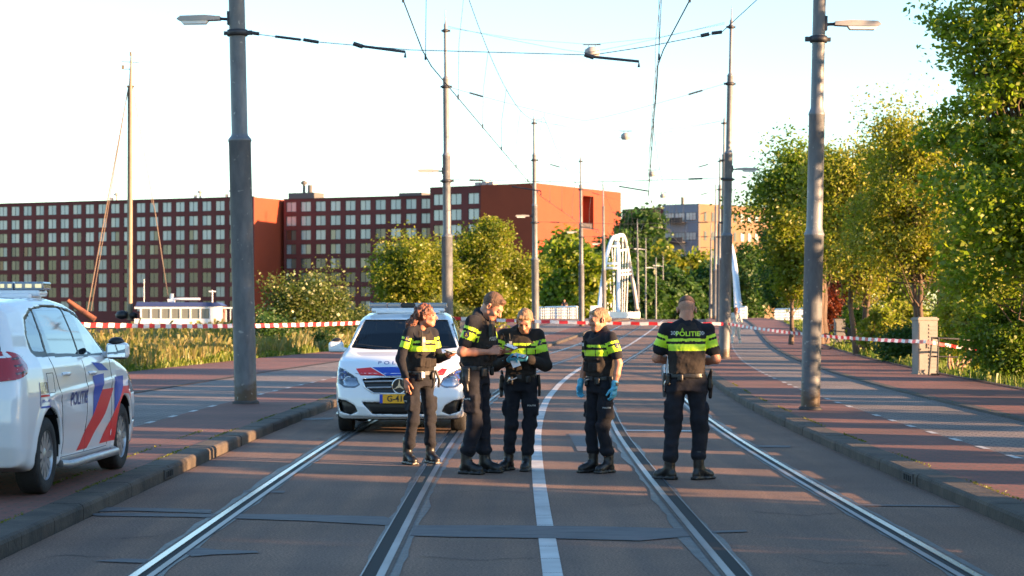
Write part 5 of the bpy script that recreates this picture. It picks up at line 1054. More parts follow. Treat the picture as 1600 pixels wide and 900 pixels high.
    for s in (-1, 1): Vt.ell([s*.195*W, ly(1.36), 1.36], (.055, .09, .09), .01, None, 'd')
    Vt.noise(.003, 50, seed+11); Vt.noise(.0018, 110, seed+12)
    fy = lambda c: c[:, 1]-np.interp(c[:, 2], [q[0] for q in vs_], [q[2] for q in vs_])
    back = outfit == 'back'
    def vestm(c):
        r = np.zeros(len(c), int); z = c[:, 2]
        if outfit != 'plain': r[((z > 1.25) & (z < 1.315)) | ((z > 1.34) & (z < 1.365))] = 1; r[np.abs(np.abs(c[:, 0])-.085) < .005] = 0 if outfit != 'back' else r[np.abs(np.abs(c[:, 0])-.085) < .005]
        r[(np.abs(c[:, 0]) < .004) & (fy(c) > 0)] = 0
        return r
    vest = field_obj(Vt, 'vest', [M['clothb'], M['hiviz']], body, vestm)
    if parts:
        # belt with pouches
        g = Field((-.26, -.26, .93), (.26, .35, 1.09), .008); g.loft([(.985, 0, ly(1.0), .172*W, .130), (1.035, 0, ly(1.03), .168*W, .128)], .004, pw=2.4); field_obj(g, 'belt', M['leather'], body)
        g = MB(); g.box((0, .135+ly(1), 1.01), (.055, .012, .045)); g.build('buckle', M['poledark'], body)
        def pouch(name, ang, dz, sx, sy, sz_, m, r_=.02):
            x = math.cos(ang)*.185*W; y = math.sin(ang)*.145+ly(1.0); Rz = np.array(Matrix.Rotation(ang-PI/2, 3, 'Z')); f = Field(np.array([x, y, 1.0+dz])-.18, np.array([x, y, 1.0+dz])+.18, .007); f.rbox((x, y, 1.0+dz), (sx, sy, sz_), min(r_, sx, sy), .005, Rz); return field_obj(f, name, m, body), (x, y, Rz)
        pouch('pouch', R(60), -.03, .035, .022, .05, M['leather']); pouch('pouch', R(120), -.02, .03, .022, .045, M['leather']); pouch('pouch', R(205), -.03, .03, .022, .06, M['leather']); pouch('pouch', R(250), -.01, .03, .02, .04, M['leather'])
        f = Field((.08, -.2, .68), (.34, .24, 1.12), .007); f.rbox((.205*W, -.005, .95), (.022, .040, .075), .018, .02); f.cap((.212*W, -.01, .93), (.21*W, .01, .80), .024, .018, .02); f.cap((.205*W, -.035, 1.01), (.215*W, -.06, 1.06), .017, .015, .01); field_obj(f, 'holster', M['leather'], body)
        g = MB(); g.tube([(-.195*W, .03, 1.03), (-.205*W, .02, .90), (-.20*W, .0, .80)], [.016, .016, .014], 8); g.build('baton', M['leather'], body)
        g = MB(); g.tube([(-.19*W, -.02, .96), (-.20*W, -.03, .93), (-.195*W, -.01, .90), (-.205*W, .0, .93), (-.19*W, -.02, .96)], .006, 6); g.tube([(-.198*W, -.02, .90), (-.20*W, -.01, .86)], .006, 6); g.build('keys', M['silver'], body)
        bv = bvh_of(vest, shirt); N = (0, 1, 0)
        if not back:
            # radio on the chest strap
            g = MB(); yy = ly(1.36)+.155; g.box((.085, yy, 1.36), (.045, .032, .10)); g.tube([(.095, yy, 1.41), (.10, yy+.004, 1.47)], .006, 6); g.build('radio', M['black'], body); g = MB(); g.box((.085, yy+.018, 1.37), (.03, .004, .035)); g.build('radio_screen', M['greytext'], body)
            V2, Fc = text_polys('P   LITIE', .012)
    return body, shirt, vest
def emblem(name, O, U, W, bvh, m, parent, s=.03, off=.004):
    """flame over a book"""
    parts_ = [[(-.9, -1), (.9, -1), (.9, -.2), (0, -.45), (-.9, -.2)], [(-.15, -.3), (.25, 0), (.45, .5), (.15, 1.2), (.1, .6), (-.25, 1.0), (-.4, .4)]]
    V2 = []; Fc = []
    for p in parts_: b = len(V2); V2 += [(x*s, y*s) for x, y in p]; Fc.append(tuple(range(b, b+len(p))))
    V2, Fc = subdiv2(V2, Fc, s*.6); return project(name, V2, Fc, O, U, W, bvh, m, parent, off)
def print_text(txt, size, O, U, W, bvh, m, parent, name='lettering', bold=.012, off=.004, sx=1.):
    V2, Fc = text_polys(txt, bold); V2, Fc = subdiv2([(x*size*sx, y*size) for x, y in V2], Fc, size*.45); return project(name, V2, Fc, O, U, W, bvh, m, parent, off)
def glove(body, w, d, pn, th, curl=.4, sc=1.0):
    w = np.array(w, float); f = Field(w-.24, w+.24, .0045); dn = np.array(d, float); dn /= np.linalg.norm(dn); hand(f, w, d, pn, th, curl, .005, sc, .0015); f.cap(w-dn*.035, w+dn*.02, .036, .031, .01); f.noise(.0012, 120, 3)
    return field_obj(f, 'glove', M['nitrile'], body)
def badge(body, bv, O, U, W, s=1.):
    V2, Fc = subdiv2([(-.026*s, .03*s), (-.026*s, -.012*s), (0, -.036*s), (.026*s, -.012*s), (.026*s, .03*s)], [(0, 1, 2, 3, 4)], .012); project('badge', V2, Fc, O, U, W, bv, M['badge'], body, .004); emblem('badge_emblem', O, U, W, bv, M['gold'], body, .014*s, .006)
def checkers(body, bv, x0, n, z, U, sgn, y=0, m='greytext'):
    g2 = []; Fc = []
    for i in range(n):
        for j in range(3):
            if (i+j) % 2 == 0: b = len(g2); a = x0+i*.0125; g2 += [(a, z+j*.0125-.019), (a+.011, z+j*.0125-.019), (a+.011, z+j*.0125-.008), (a, z+j*.0125-.008)]; Fc.append((b, b+1, b+2, b+3))
    project('checker_print', g2, Fc, (0, 0, 0), U, (0, 0, 1), bv, M[m], body, .004, maxd=1.)
def thigh_mark(body):
    tr = [c for c in body.children if c.name.startswith('trousers')][0]; bv = bvh_of(tr); return bv, tr
# --- officer seen from behind, right
b5, s5, v5 = person('short haired police officer standing with his back to the camera, rightmost of the group', (1.69, 19.8, 0), R(-2), 1.0, 'm', elb=[(.285, .03, 1.165), (-.29, .04, 1.175)], wr=[(.13, .235, 1.13), (-.13, .24, 1.14)],
    hd=[((-.6, .7, .1), (-.5, -.3, .6), (.2, .3, .9)), ((.6, .7, .1), (.5, -.3, .6), (-.2, .3, .9))], hc=(.0, .045, 1.645), pitch=.35, knee=[(.125, .03, .49), (-.135, .03, .49)], ank=[(.115, 0, .09), (-.165, 0, .09)], toe=[(.25, .11, 0), (-.30, .11, 0)],
    lean=.02, hair='shaved', outfit='back', build_=1.08, seed=5)
bv = bvh_of(v5, s5); U = (1, 0, 0); Wz = (0, 0, 1)
print_text('POLITIE', .062, (.005, 0, 1.41), U, Wz, bv, M['hiviz'], b5, bold=.02, sx=1.12); emblem('emblem', (-.048, 0, 1.455), U, Wz, bv, M['hiviz'], b5, .011)
checkers(b5, bv, -.155, 5, 1.42, U, 1); checkers(b5, bv, .118, 4, 1.42, U, 1)
g = MB(); g.tube([(-.17, .02, 1.28), (-.185, .04, 1.12), (-.19, .03, 1.02)], .008, 6); g.build('cord', M['paper'], b5)
tb = [c for c in b5.children if c.name.startswith('belt')][0]
# --- auburn haired officer, left
b1, s1, v1 = person('auburn curly haired police officer with long sleeves, standing before the white car bonnet', (-.99, 21.9, 0), R(-140), .965, 'f', elb=[(.245, -.02, 1.17), (-.235, .04, 1.16)], wr=[(.235, .065, .935), (-.205, .26, 1.20)],
    hd=[((-.05, .12, -1), (-1, .1, 0), (.0, 1, .1)), ((.25, 1, .12), (.3, -.1, .9), (.9, .2, 0))], hc=(-.03, .085, 1.64), yaw=.75, pitch=-.02, knee=[(.12, .05, .49), (-.12, .035, .49)], ank=[(.14, -.03, .09), (-.13, .03, .09)], toe=[(.17, .17, 0), (-.10, .23, 0)],
    lean=.05, sleeve='long', hair='curly', outfit='bands', build_=.92, seed=1, skin='skin2')
bv = bvh_of(v1, s1); badge(b1, bvh_of(s1), (.22, .06, 1.39), (-.55, .83, 0), Wz, .9)
# --- bearded / short brown haired officer bent over his notebook
b2, s2, v2 = person('tall brown haired police officer bent over a notebook, second from the left', (-.37, 20.6, 0), R(-112), 1.05, 'm', elb=[(.25, -.035, 1.165), (-.23, .09, 1.165)], wr=[(.10, .185, 1.165), (-.07, .25, 1.165)],
    hd=[((-.35, .9, .12), (-.7, -.1, -.5), (-.3, .2, .8)), ((.25, .95, .05), (.2, 0, .95), (.95, -.2, 0))], hc=(.0, .185, 1.60), pitch=.72, knee=[(.10, .045, .49), (-.11, .03, .49)], ank=[(.125, -.04, .09), (-.11, .05, .09)], toe=[(.16, .17, 0), (-.10, .26, 0)],
    lean=.11, hair='brown', outfit='plain', build_=1.03, seed=2, hcurl=(.9, .5))
bv = bvh_of(v2, s2); print_text('POLITIE', .052, (-.005, 0, 1.29), (-1, 0, 0), Wz, bv, M['greytext'], b2, bold=.02); emblem('emblem', (.04, 0, 1.33), (-1, 0, 0), Wz, bv, M['greytext'], b2, .010)
badge(b2, bvh_of(s2), (.27, .03, 1.33), (.0, 1, 0), Wz, 1.05)
g = MB(); g.box((.10, .21, 1.38), (.05, .035, .10)); g.tube([(.10, .2, 1.43), (.06, .16, 1.50)], .006, 6); g.build('radio', M['black'], b2)
# --- blonde officer with gloves and jacket, middle
b3, s3, v3 = person('blonde police officer in open jacket and blue gloves looking down, middle of the group', (.09, 21.0, 0), R(172), .955, 'f', elb=[(.275, .03, 1.13), (-.275, .03, 1.13)], wr=[(.105, .225, 1.185), (-.10, .215, 1.20)],
    hd=None, hc=(-.06, .10, 1.60), yaw=-.05, pitch=.55, knee=[(.095, .04, .49), (-.10, .04, .49)], ank=[(.13, .0, .09), (-.07, .04, .09)], toe=[(.22, .18, 0), (-.06, .24, 0)],
    lean=.03, sleeve='long', hair='short', gloves=True, outfit='open', jacket=True, build_=1.0, seed=3)
glove(b3, (.105, .225, 1.185), (-.8, .45, .1), (-.2, -.3, .9), (-.1, .9, .3), .5); glove(b3, (-.10, .215, 1.20), (.75, .5, .1), (.1, -.2, -.9), (-.1, .6, .7), .5)
badge(b3, bvh_of(s3), (-.285, .05, 1.37), (-.6, .8, 0), Wz, .9)
# --- blonde officer with gloves, arms down
b4, s4, v4 = person('blonde police officer in short sleeves with blue gloved hands hanging, fourth from left', (.90, 20.7, 0), R(128), .945, 'f', elb=[(.245, .0, 1.17), (-.255, -.03, 1.17)], wr=[(.225, .10, .94), (-.255, .03, .93)],
    hd=None, hc=(.0, .04, 1.635), yaw=-.15, pitch=.18, knee=[(.09, .06, .49), (-.09, .05, .49)], ank=[(.07, .05, .09), (-.09, -.03, .09)], toe=[(.10, .24, 0), (-.10, .16, 0)],
    lean=.02, hair='tied', gloves=True, outfit='bands', build_=.96, seed=4)
glove(b4, (.225, .10, .94), (-.1, .2, -1), (-1, 0, 0), (0, 1, .1), .55); glove(b4, (-.255, .03, .93), (.05, .1, -1), (1, 0, 0), (0, 1, .1), .5)
badge(b4, bvh_of(s4), (-.26, .0, 1.36), (-.1, -1, 0), Wz, .95)
g = MB(); g.lathe([(.030, -.012), (.034, -.012), (.034, .012), (.030, .012)], (-.255, .025, .955), 16); g.box((-.289, .025, .955), (.012, .034, .034)); g.build('wristwatch', M['black'], b4)
g = MB(); g.tube([(.06, .15, .99), (.10, .155, .97), (.08, .155, 1.01)], .012, 6); g.tube([(.02, .15, 1.0), (.07, .16, .985)], .009, 6); g.build('handcuffs', M['silver'], b4)
g = MB(); g.tube([(.08, .15, .985), (.12, .16, .965), (.09, .155, 1.0)], .012, 6); g.tube([(.02, .15, 1.0), (.08, .16, .975)], .009, 6); g.build('handcuffs', M['silver'], b3)
g = MB(); g.tube([(-.11, .15, 1.04), (-.15, .165, .93), (-.15, .15, .85)], [.014, .016, .012], 8); g.build('torch', M['black'], b1)
g = MB(); g.box((.07, .155, .99), (.04, .02, .06)); g.build('id_card', M['paper'], b1)
# small print on the thighs
for b_, O in ((b1, (.13, .0, .70)), (b2, (.14, .0, .72)), (b3, (-.13, .1, .70)), (b4, (-.15, .05, .70))):
    bv, tr = thigh_mark(b_); print_text('POLITIE', .022, O, (-1, 0, 0) if b_ in (b3,) else ((.2, 1, 0) if b_ in (b1, b2) else (-.6, -.8, 0)), Wz, bv, M['greytext'], b_, bold=.02, sx=1.2)
# things held in the hands (top level)
def held(name, label, cat, body, p, rot, build):
    Mw = Matrix.Translation(body.location) @ Matrix.Rotation(body.rotation_euler.z, 4, 'Z') @ Matrix.Scale(body.scale[0], 4); t = empty(name, Mw @ Vector(p), 0, label, cat); t.rotation_euler = (Matrix.Rotation(body.rotation_euler.z, 3, 'Z') @ Matrix(rot)).to_euler(); build(t); return t
def pad(t, w_=.08, h_=.12, cover='black'):
    g = MB(); g.box((0, 0, -.004), (w_, h_, .006)); g.build('cover', M[cover], t); g = MB(); g.box((0, 0, .003), (w_-.006, h_-.006, .008)); g.build('pages', M['paper'], t)
held('notebook', 'white notepad held by the tall brown haired officer', 'notebook', b2, (-.015, .365, 1.215), Matrix.Rotation(-.35, 3, 'X') @ Matrix.Rotation(.2, 3, 'Y'), pad)
def pen(t): g = MB(); g.tube([(0, 0, 0), (.03, -.03, .13)], .005, 6); g.build('barrel', M['black'], t)
held('pen', 'dark pen in the right hand of the tall officer', 'pen', b2, (.01, .33, 1.215), Matrix.Identity(3), pen)
def phone(t): g = MB(); g.box((0, 0, 0), (.07, .14, .009)); g.build('case', M['black'], t); g = MB(); g.box((0, 0, .006), (.062, .13, .003)); g.build('screen', M['greytext'], t)
held('phone', 'small pale phone in the left hand of the auburn haired officer', 'phone', b1, (-.15, .375, 1.245), Matrix.Rotation(-.2, 3, 'X'), phone)
held('paper_sheet', 'folded white paper held in blue gloves by the middle officer', 'paper', b3, (.02, .285, 1.165), Matrix.Rotation(-1.0, 3, 'X') @ Matrix.Rotation(.4, 3, 'Z'), lambda t: (lambda g: (g.box((0, 0, 0), (.085, .11, .003)), g.build('sheet', M['paper'], t)))(MB()))
held('phone', 'black phone held above the paper by the middle officer', 'phone', b3, (-.03, .30, 1.235), Matrix.Rotation(-.5, 3, 'X') @ Matrix.Rotation(1.2, 3, 'Z'), phone)

# people far away
def civilian(label, loc, rz, hs, top, legs, hair, seed, elb, wr, **k):
    b, s, v = person(label, loc, rz, hs, 'f', elb=elb, wr=wr, hd=[((0, .3, -1), (-1, 0, 0), (0, 1, .1)), ((0, .3, -1), (1, 0, 0), (0, 1, .1))], hair=hair, seed=seed, parts=False, outfit='plain', h_=.011, **k)
    bpy.data.objects.remove(v)
    for c in b.children:
        if c.name.startswith(('shirt',)):
            c.data.materials.clear(); [c.data.materials.append(M[top]) for _ in range(3)]
        if c.name.startswith('trousers'): c.data.materials.clear(); c.data.materials.append(M[legs])
        if c.name.startswith('boot'): c.data.materials.clear(); c.data.materials.append(M['linen' if top == 'linen' else 'paper'])
    return b
p = at(1150, 491, 98); civilian('woman in loose pale clothes walking on the right path beyond the tape', (p.x, 98, H(98)+.12), R(-25), .96, 'linen', 'linen', 'curly', 8, [(.27, -.05, 1.18), (-.25, .10, 1.18)], [(.30, .05, .95), (-.12, .25, 1.22)], knee=[(.10, .12, .50), (-.10, -.05, .48)], ank=[(.12, .22, .09), (-.12, -.25, .12)], toe=[(.13, .40, 0), (-.13, -.08, 0)], sleeve='long')
p = at(882, 491, 187); civilian('runner in dark clothes by the white railing beyond the tape', (p.x, 187, H(187)+.1), R(165), 1.0, 'jogger', 'jogger', 'brown', 9, [(.28, -.12, 1.22), (-.28, .02, 1.2)], [(.20, .1, 1.32), (-.2, .2, 1.25)], knee=[(.10, .22, .55), (-.10, .02, .48)], ank=[(.10, .02, .30), (-.10, -.05, .09)], toe=[(.10, .2, 0), (-.10, .12, 0)])
# ================================================================== police cars
M['paint'] = mat('white_car_paint', (.74, .75, .76), .28, coat=1., spec=.5); M['pblue'] = mat('decal_blue', (.012, .055, .36), .5, coat=.15); M['pred'] = mat('decal_red', (.66, .018, .022), .5, coat=.15); M['pdark'] = mat('decal_text_blue', (.02, .05, .20), .35)
M['trim'] = mat('black_trim', (.012, .012, .013), .4); M['tyre'] = mat('tyre_rubber', (.016, .016, .017), .8, bump=.3, bscale=60, var=.3, vscale=12); M['rim'] = mat('silver_wheel', (.42, .42, .43), .35, .7, var=.15, vscale=12); M['chrome'] = mat('chrome', (.75, .75, .77), .12, 1.)
M['plate'] = mat('yellow_plate', (.72, .36, .01), .5); M['plateblue'] = mat('plate_blue', (.01, .05, .4), .5); M['tail'] = mat('tail_light_red', (.36, .006, .008), .12, coat=1.); M['taildark'] = mat('tail_light_dark', (.08, .004, .006), .15, coat=1.); M['headin'] = mat('headlight_reflector', (.45, .46, .48), .2, .9); M['amber'] = mat('amber_lens', (.55, .22, .03), .3)
M['barglass'] = mat('light_bar_lens', (.20, .23, .27), .12, coat=1.); M['seat'] = mat('seat_fabric', (.02, .02, .022), .9); M['mirror'] = mat('mirror_glass', (.8, .8, .82), .03, 1.)
def glass_mat(name, tint, a, mul=1.3):
    m = bpy.data.materials.new(name); m.use_nodes = True; nt = m.node_tree; n = nt.nodes; l = nt.links; n.remove(n['Principled BSDF']); out = n['Material Output']
    tr = n.new('ShaderNodeBsdfTransparent'); tr.inputs[0].default_value = (*tint, 1); gl = n.new('ShaderNodeBsdfGlossy'); gl.inputs['Roughness'].default_value = .03; gl.inputs[0].default_value = (.9, .95, 1, 1)
    fr = n.new('ShaderNodeFresnel'); fr.inputs[0].default_value = 1.52; mr = n.new('ShaderNodeMath'); mr.operation = 'MULTIPLY_ADD'; mr.inputs[1].default_value = mul; mr.inputs[2].default_value = a; mr.use_clamp = True; l.new(fr.outputs[0], mr.inputs[0])
    ms = n.new('ShaderNodeMixShader'); l.new(mr.outputs[0], ms.inputs[0]); l.new(tr.outputs[0], ms.inputs[1]); l.new(gl.outputs[0], ms.inputs[2]); l.new(ms.outputs[0], out.inputs[0]); return m
M['glass'] = glass_mat('tinted_side_glass', (.30, .34, .34), .16); M['wglass'] = glass_mat('windscreen_glass', (.16, .19, .22), .0, .8); M['clear'] = glass_mat('headlight_cover', (.85, .87, .9), .03)
SIDE = [(.10, .26), (.03, .42), (0, .60), (.015, .78), (.05, .92), (.10, 1.02), (.20, 1.22), (.30, 1.40), (.34, 1.475), (.60, 1.515), (.95, 1.54), (1.4, 1.557), (1.9, 1.552), (2.3, 1.52), (2.58, 1.465), (2.95, 1.285), (3.28, 1.095), (3.42, 1.035), (3.7, .985), (3.95, .925), (4.13, .855), (4.25, .775), (4.315, .69), (4.35, .58), (4.375, .48), (4.385, .36), (4.36, .25), (4.26, .19), (3.9, .17), (.5, .19)]
def psdf(poly, X, Y):
    """signed distance of a 2D polygon (negative inside), vectorised"""
    d = np.full(np.broadcast(X, Y).shape, 1e9, np.float32); s = np.ones_like(d); n = len(poly)
    for i in range(n):
        a, b = poly[i], poly[(i+1) % n]; ex, ey = b[0]-a[0], b[1]-a[1]; wx, wy = X-a[0], Y-a[1]; t = np.clip((wx*ex+wy*ey)/(ex*ex+ey*ey), 0, 1); d = np.minimum(d, (wx-ex*t)**2+(wy-ey*t)**2)
        c1 = Y >= a[1]; c2 = Y < b[1]; c3 = ex*wy > ey*wx; s = np.where((c1 & c2 & c3) | (~c1 & ~c2 & ~c3), -s, s)
    return s*np.sqrt(d)
def smax(a, b, k): return np.maximum(a, b)+np.maximum(k-np.abs(a-b), 0)**2/(4*k)
DLO = [(3.16, 1.065), (2.93, 1.22), (2.64, 1.375), (2.35, 1.44), (1.9, 1.470), (1.4, 1.470), (1.02, 1.44), (.78, 1.37), (.66, 1.25), (.64, 1.12), (.70, 1.085), (1.4, 1.075), (2.2, 1.06)]
WIN = [[(2.11, 1.445), (2.11, 1.075), (3.05, 1.075), (2.93, 1.175), (2.63, 1.345), (2.36, 1.405)], [(1.14, 1.435), (1.08, 1.105), (2.05, 1.085), (2.05, 1.45), (1.5, 1.452)], [(1.08, 1.425), (1.01, 1.115), (.73, 1.13), (.72, 1.23), (.84, 1.35)]]
WSH = [(-.58, 1.44), (.58, 1.44), (.735, 1.085), (.4, 1.062), (-.4, 1.062), (-.735, 1.085)]
REARW = [(-.56, 1.40), (.56, 1.40), (.66, 1.10), (-.66, 1.10)]
GRILLE = [(-.50, .715), (0, .735), (.50, .715), (.46, .60), (.34, .535), (-.34, .535), (-.46, .60)]
LOWER = [(-.50, .42), (.50, .42), (.36, .27), (-.36, .27)]
FOG = [(.845, .455), (.80, .30), (.66, .255), (.56, .30), (.60, .38), (.72, .44)]
HEAD = [(.86, .86), (.72, .80), (.58, .72), (.535, .635), (.60, .60), (.74, .605), (.84, .66), (.88, .76)]
def car_field(h=.0145):
    f = Field((0, -.06, .10), (.98, 4.46, 1.64), h); X = f.ax[0][:, None, None]; Y = f.ax[1][None, :, None]; Z = f.ax[2][None, None, :]
    y2, z2 = np.meshgrid(np.arange(-.5, 5.0, .01), np.arange(-.1, 1.9, .01), indexing='ij'); S2 = psdf(SIDE, y2, z2).astype(np.float32)
    cc = np.interp(Y, [0, 1, 2, 2.6, 3.4, 4.0, 4.4], [-.11, -.05, 0, .10, .17, .24, .30]); Yw = Y+cc*X**2; Zw = np.broadcast_to(Z+.035*(X/.8)**2*np.clip((Z-.9)/.5, 0, 1), np.broadcast(X, Yw, Z).shape); Yw = np.broadcast_to(Yw, Zw.shape)
    yi = np.clip((Yw+.5)/.01, 0, S2.shape[0]-2.001); zi = np.clip((Zw+.1)/.01, 0, S2.shape[1]-2.001); a = yi.astype(int); b = zi.astype(int); u = yi-a; v = zi-b
    P1 = S2[a, b]*(1-u)*(1-v)+S2[a+1, b]*u*(1-v)+S2[a, b+1]*(1-u)*v+S2[a+1, b+1]*u*v
    hw = np.interp(Z, [.15, .22, .40, .60, .80, .92, 1.0, 1.06, 1.25, 1.42, 1.50, 1.6], [.79, .85, .878, .89, .887, .872, .85, .825, .755, .675, .625, .56])
    pf = np.interp(Y, [0, .25, .7, 1.2, 3.2, 3.7, 4.05, 4.4], [.915, .97, 1, 1, 1, .99, .965, .92]); gf = np.interp(Y, [0, .5, 1.2, 2.4, 3.2, 3.6], [.93, .955, 1, 1, .965, .95]); gm = np.clip((Z-1.0)/.15, 0, 1)
    line = -.012*np.exp(-((Z-(.80+.03*(Y-2)))/.03)**2)*((Y > .7) & (Y < 3.2))+.012*np.exp(-((Z-(.42+.05*(2.2-Y)))/.08)**2)*((Y > 1.3) & (Y < 3.0))
    d2 = (X-(hw*pf*(1-gm*(1-gf))))*.95+line*1.0
    for yc in (.82, 3.52):  # flared arches
        rr = np.sqrt((Y-yc)**2+(Z-.33)**2); d2 = d2-.014*np.exp(-((rr-.385)/.045)**2)
    F0 = smax(P1, d2, .075); f.v = F0.astype(np.float32); return f, X, Y, Z
def mirror_field(f):
    g = Field.__new__(Field); g.h = f.h; g.lo = np.array([-f.ax[0][-1], f.lo[1], f.lo[2]]); g.ax = [np.concatenate([-f.ax[0][::-1][:-1], f.ax[0]]), f.ax[1], f.ax[2]]; g.v = np.concatenate([f.v[::-1][:-1], f.v], 0); g.n = np.array(g.v.shape); return g
def ZS(me):
    n = len(me.vertices); co = np.empty(n*3, np.float32); me.vertices.foreach_get('co', co); co = co.reshape(-1, 3); z = co[:, 2]; co[:, 2] = np.where(z > .35, .35+(z-.35)*1.07, z); me.vertices.foreach_set('co', co.ravel()); me.update()
def make_car(label, group):
    t = empty('police_car', (0, 0, 0), 0, label, 'police car', group)
    f, X, Y, Z = car_field(); F0 = f.v.copy(); v = f.v
    # cabin hollow, window openings
    cav = np.maximum(np.maximum(F0+.045, .62-Z), np.maximum(.35-Y, Y-3.35)); v = np.maximum(v, -cav)
    y2, z2 = f.ax[1][:, None], f.ax[2][None, :]; x2 = f.ax[0][:, None]
    win = np.minimum.reduce([psdf(w_, y2, z2) for w_ in WIN]); dlo = psdf(DLO, y2, z2)
    v = np.maximum(v, -np.maximum(win[None], .35-X)); v = np.maximum(v, -np.maximum(dlo[None], -(F0+.010)+0*X))   # openings, and the dark window surround slightly recessed
    ws = psdf(WSH, x2, z2)[:, None, :]; rw = psdf(REARW, x2, z2)[:, None, :]
    v = np.maximum(v, -np.maximum(ws, 2.45-Y)); v = np.maximum(v, -np.maximum(rw, Y-.9))
    for P, dp in ((GRILLE, .045), (LOWER, .06), (FOG, .05), (HEAD, .07)):
        p = psdf(P, x2, z2)[:, None, :]; v = np.maximum(v, -np.maximum(np.maximum(p, 3.75-Y), -(F0+dp)))
    for yc in (.82, 3.52): v = np.maximum(v, -np.maximum(np.sqrt((Y-yc)**2+(Z-.325)**2)-.358, .50-X))
    f.v = v.astype(np.float32); g = mirror_field(f); V, Q = g.mesh(); V = relax(V, Q, 1, .35); c = V[Q].mean(1)
    def samp(c):
        q = [np.abs(c[:, 0])/f.h, (c[:, 1]-f.lo[1])/f.h, (c[:, 2]-f.lo[2])/f.h]; i = [np.clip(a.astype(int), 0, F0.shape[n_]-2) for n_, a in enumerate(q)]; u = [np.clip(a-b, 0, 1) for a, b in zip(q, i)]; r = 0
        for a in (0, 1):
            for b in (0, 1):
                for d in (0, 1): r = r+F0[i[0]+a, i[1]+b, i[2]+d]*(u[0] if a else 1-u[0])*(u[1] if b else 1-u[1])*(u[2] if d else 1-u[2])
        return r
    dpt = samp(c); mi = np.zeros(len(c), int); mi[dpt < -.014] = 1
    ds = psdf(DLO, c[:, 1], c[:, 2]); mi[(ds < .008) & (np.abs(c[:, 0]) > .5) & (c[:, 1] < 3.2) & (c[:, 1] > .5)] = 1
    mi[(c[:, 2] < .205)] = 1; hd_ = psdf(HEAD, np.abs(c[:, 0]), c[:, 2]); mi[(hd_ < .01) & (c[:, 1] > 3.8) & (dpt < -.03)] = 2
    mesh_np('body', V, Q, [M['paint'], M['trim'], M['headin']], t, midx=mi); body = t.children[-1] if t.children else None
    body = [o for o in bpy.data.objects if o.parent == t][0]
    # smooth full outer skin to project marks on and to take the glass from
    f.v = F0; gs = mirror_field(f); Vs, Qs = gs.mesh(); Vs = relax(Vs, Qs, 2, .4); sk = mesh_np('skin_tmp', Vs, Qs, [M['paint']]); bv = bvh_of(sk); bpy.data.objects.remove(sk)
    f.v = F0+.014; gg = mirror_field(f); Vg, Qg = gg.mesh(); Vg = relax(Vg, Qg, 2, .4); cg = Vg[Qg].mean(1)
    def sheet(name, mask, m):
        q = Qg[mask]; use, inv = np.unique(q, return_inverse=True); return mesh_np(name, Vg[use], inv.reshape(q.shape), [m], t)
    for s, nm in ((1, 'side_window'), (-1, 'side_window')):
        for w_ in WIN: sheet(nm, (psdf(w_, cg[:, 1], cg[:, 2]) < .012) & (cg[:, 0]*s > .4), M['glass'])
    sheet('windscreen', (psdf(WSH, cg[:, 0], cg[:, 2]) < .012) & (cg[:, 1] > 2.45), M['wglass']); sheet('rear_window', (psdf(REARW, cg[:, 0], cg[:, 2]) < .012) & (cg[:, 1] < .7), M['glass'])
    f.v = F0+.004; gg = mirror_field(f); Vg, Qg = gg.mesh(); Vg = relax(Vg, Qg, 2, .4); cg = Vg[Qg].mean(1)
    FR = ((0, 5.2, 0), (-1, 0, 0), (0, 0, 1))
    def mk(poly, m, name, O, U, W, step=.03, off=.0025): V2, Fc = poly_tess(poly, step); return project(name, V2, Fc, O, U, W, bv, m, t, off, maxd=3.2)
    for s in (1, -1):
        hl = sheet('headlight', (psdf(HEAD, cg[:, 0]*s, cg[:, 2]) < .006) & (cg[:, 1] > 3.8), M['clear'])
        for (x, z, r, m) in ((.70, .69, .055, 'chrome'), (.80, .745, .045, 'chrome'), (.63, .645, .022, 'amber')):
            yy = 4.30-.27*x*x-.10; q = MB(); q.lathe([(r, 0), (r*.9, .015), (r*.55, -.02), (.003, -.03)], (x*s, yy-(.06 if x > .75 else 0), z), 16, axis='y'); q.build('lamp', M[m], hl)
        # tail lights wrap round the corner
        TL = [(.085, 1.125), (.22, 1.13), (.33, 1.10), (.37, 1.03), (.30, .965), (.085, .91)]; S_ = ((.0+s*2, 0, 0), (0, s, 0), (0, 0, 1))
        V2, Fc = poly_tess(TL, .03); V2 = [(a*s, b) for a, b in V2]; tl = project('tail_light', V2, Fc, (0, 0, 0), S_[1], S_[2], bv, M['tail'], t, .008, maxd=4)
        for dz in (0, .055, .11): V2, Fc = poly_tess([(.09, .945+dz), (.27, .975+dz*.9), (.27, .99+dz*.9), (.09, .963+dz)], .03); project('tail_strip', [(a*s, b) for a, b in V2], Fc, (0, 0, 0), S_[1], S_[2], bv, M['taildark'], tl, .011, maxd=4)
        V2, Fc = poly_tess([(.46, .95), (.60, 1.07), (.775, 1.09), (.795, 1.0), (.80, .92), (.6, .90)], .03); project('tail_lens', [(a*s*-1*-1, b) for a, b in V2], Fc, (0, 0, 0), (1, 0, 0), (0, 0, 1), bv, M['tail'], tl, .008, maxd=8)
        # livery on the flank: (y, z) polygons
        def side(poly, m, nm, step=.03, off=.0025): V2, Fc = poly_tess(poly, step); return project(nm, [(a*s, b) for a, b in V2], Fc, (0, 0, 0), (0, s, 0), (0, 0, 1), bvb, M[m], t, off, maxd=4)
        bvb = bvh_of(body)
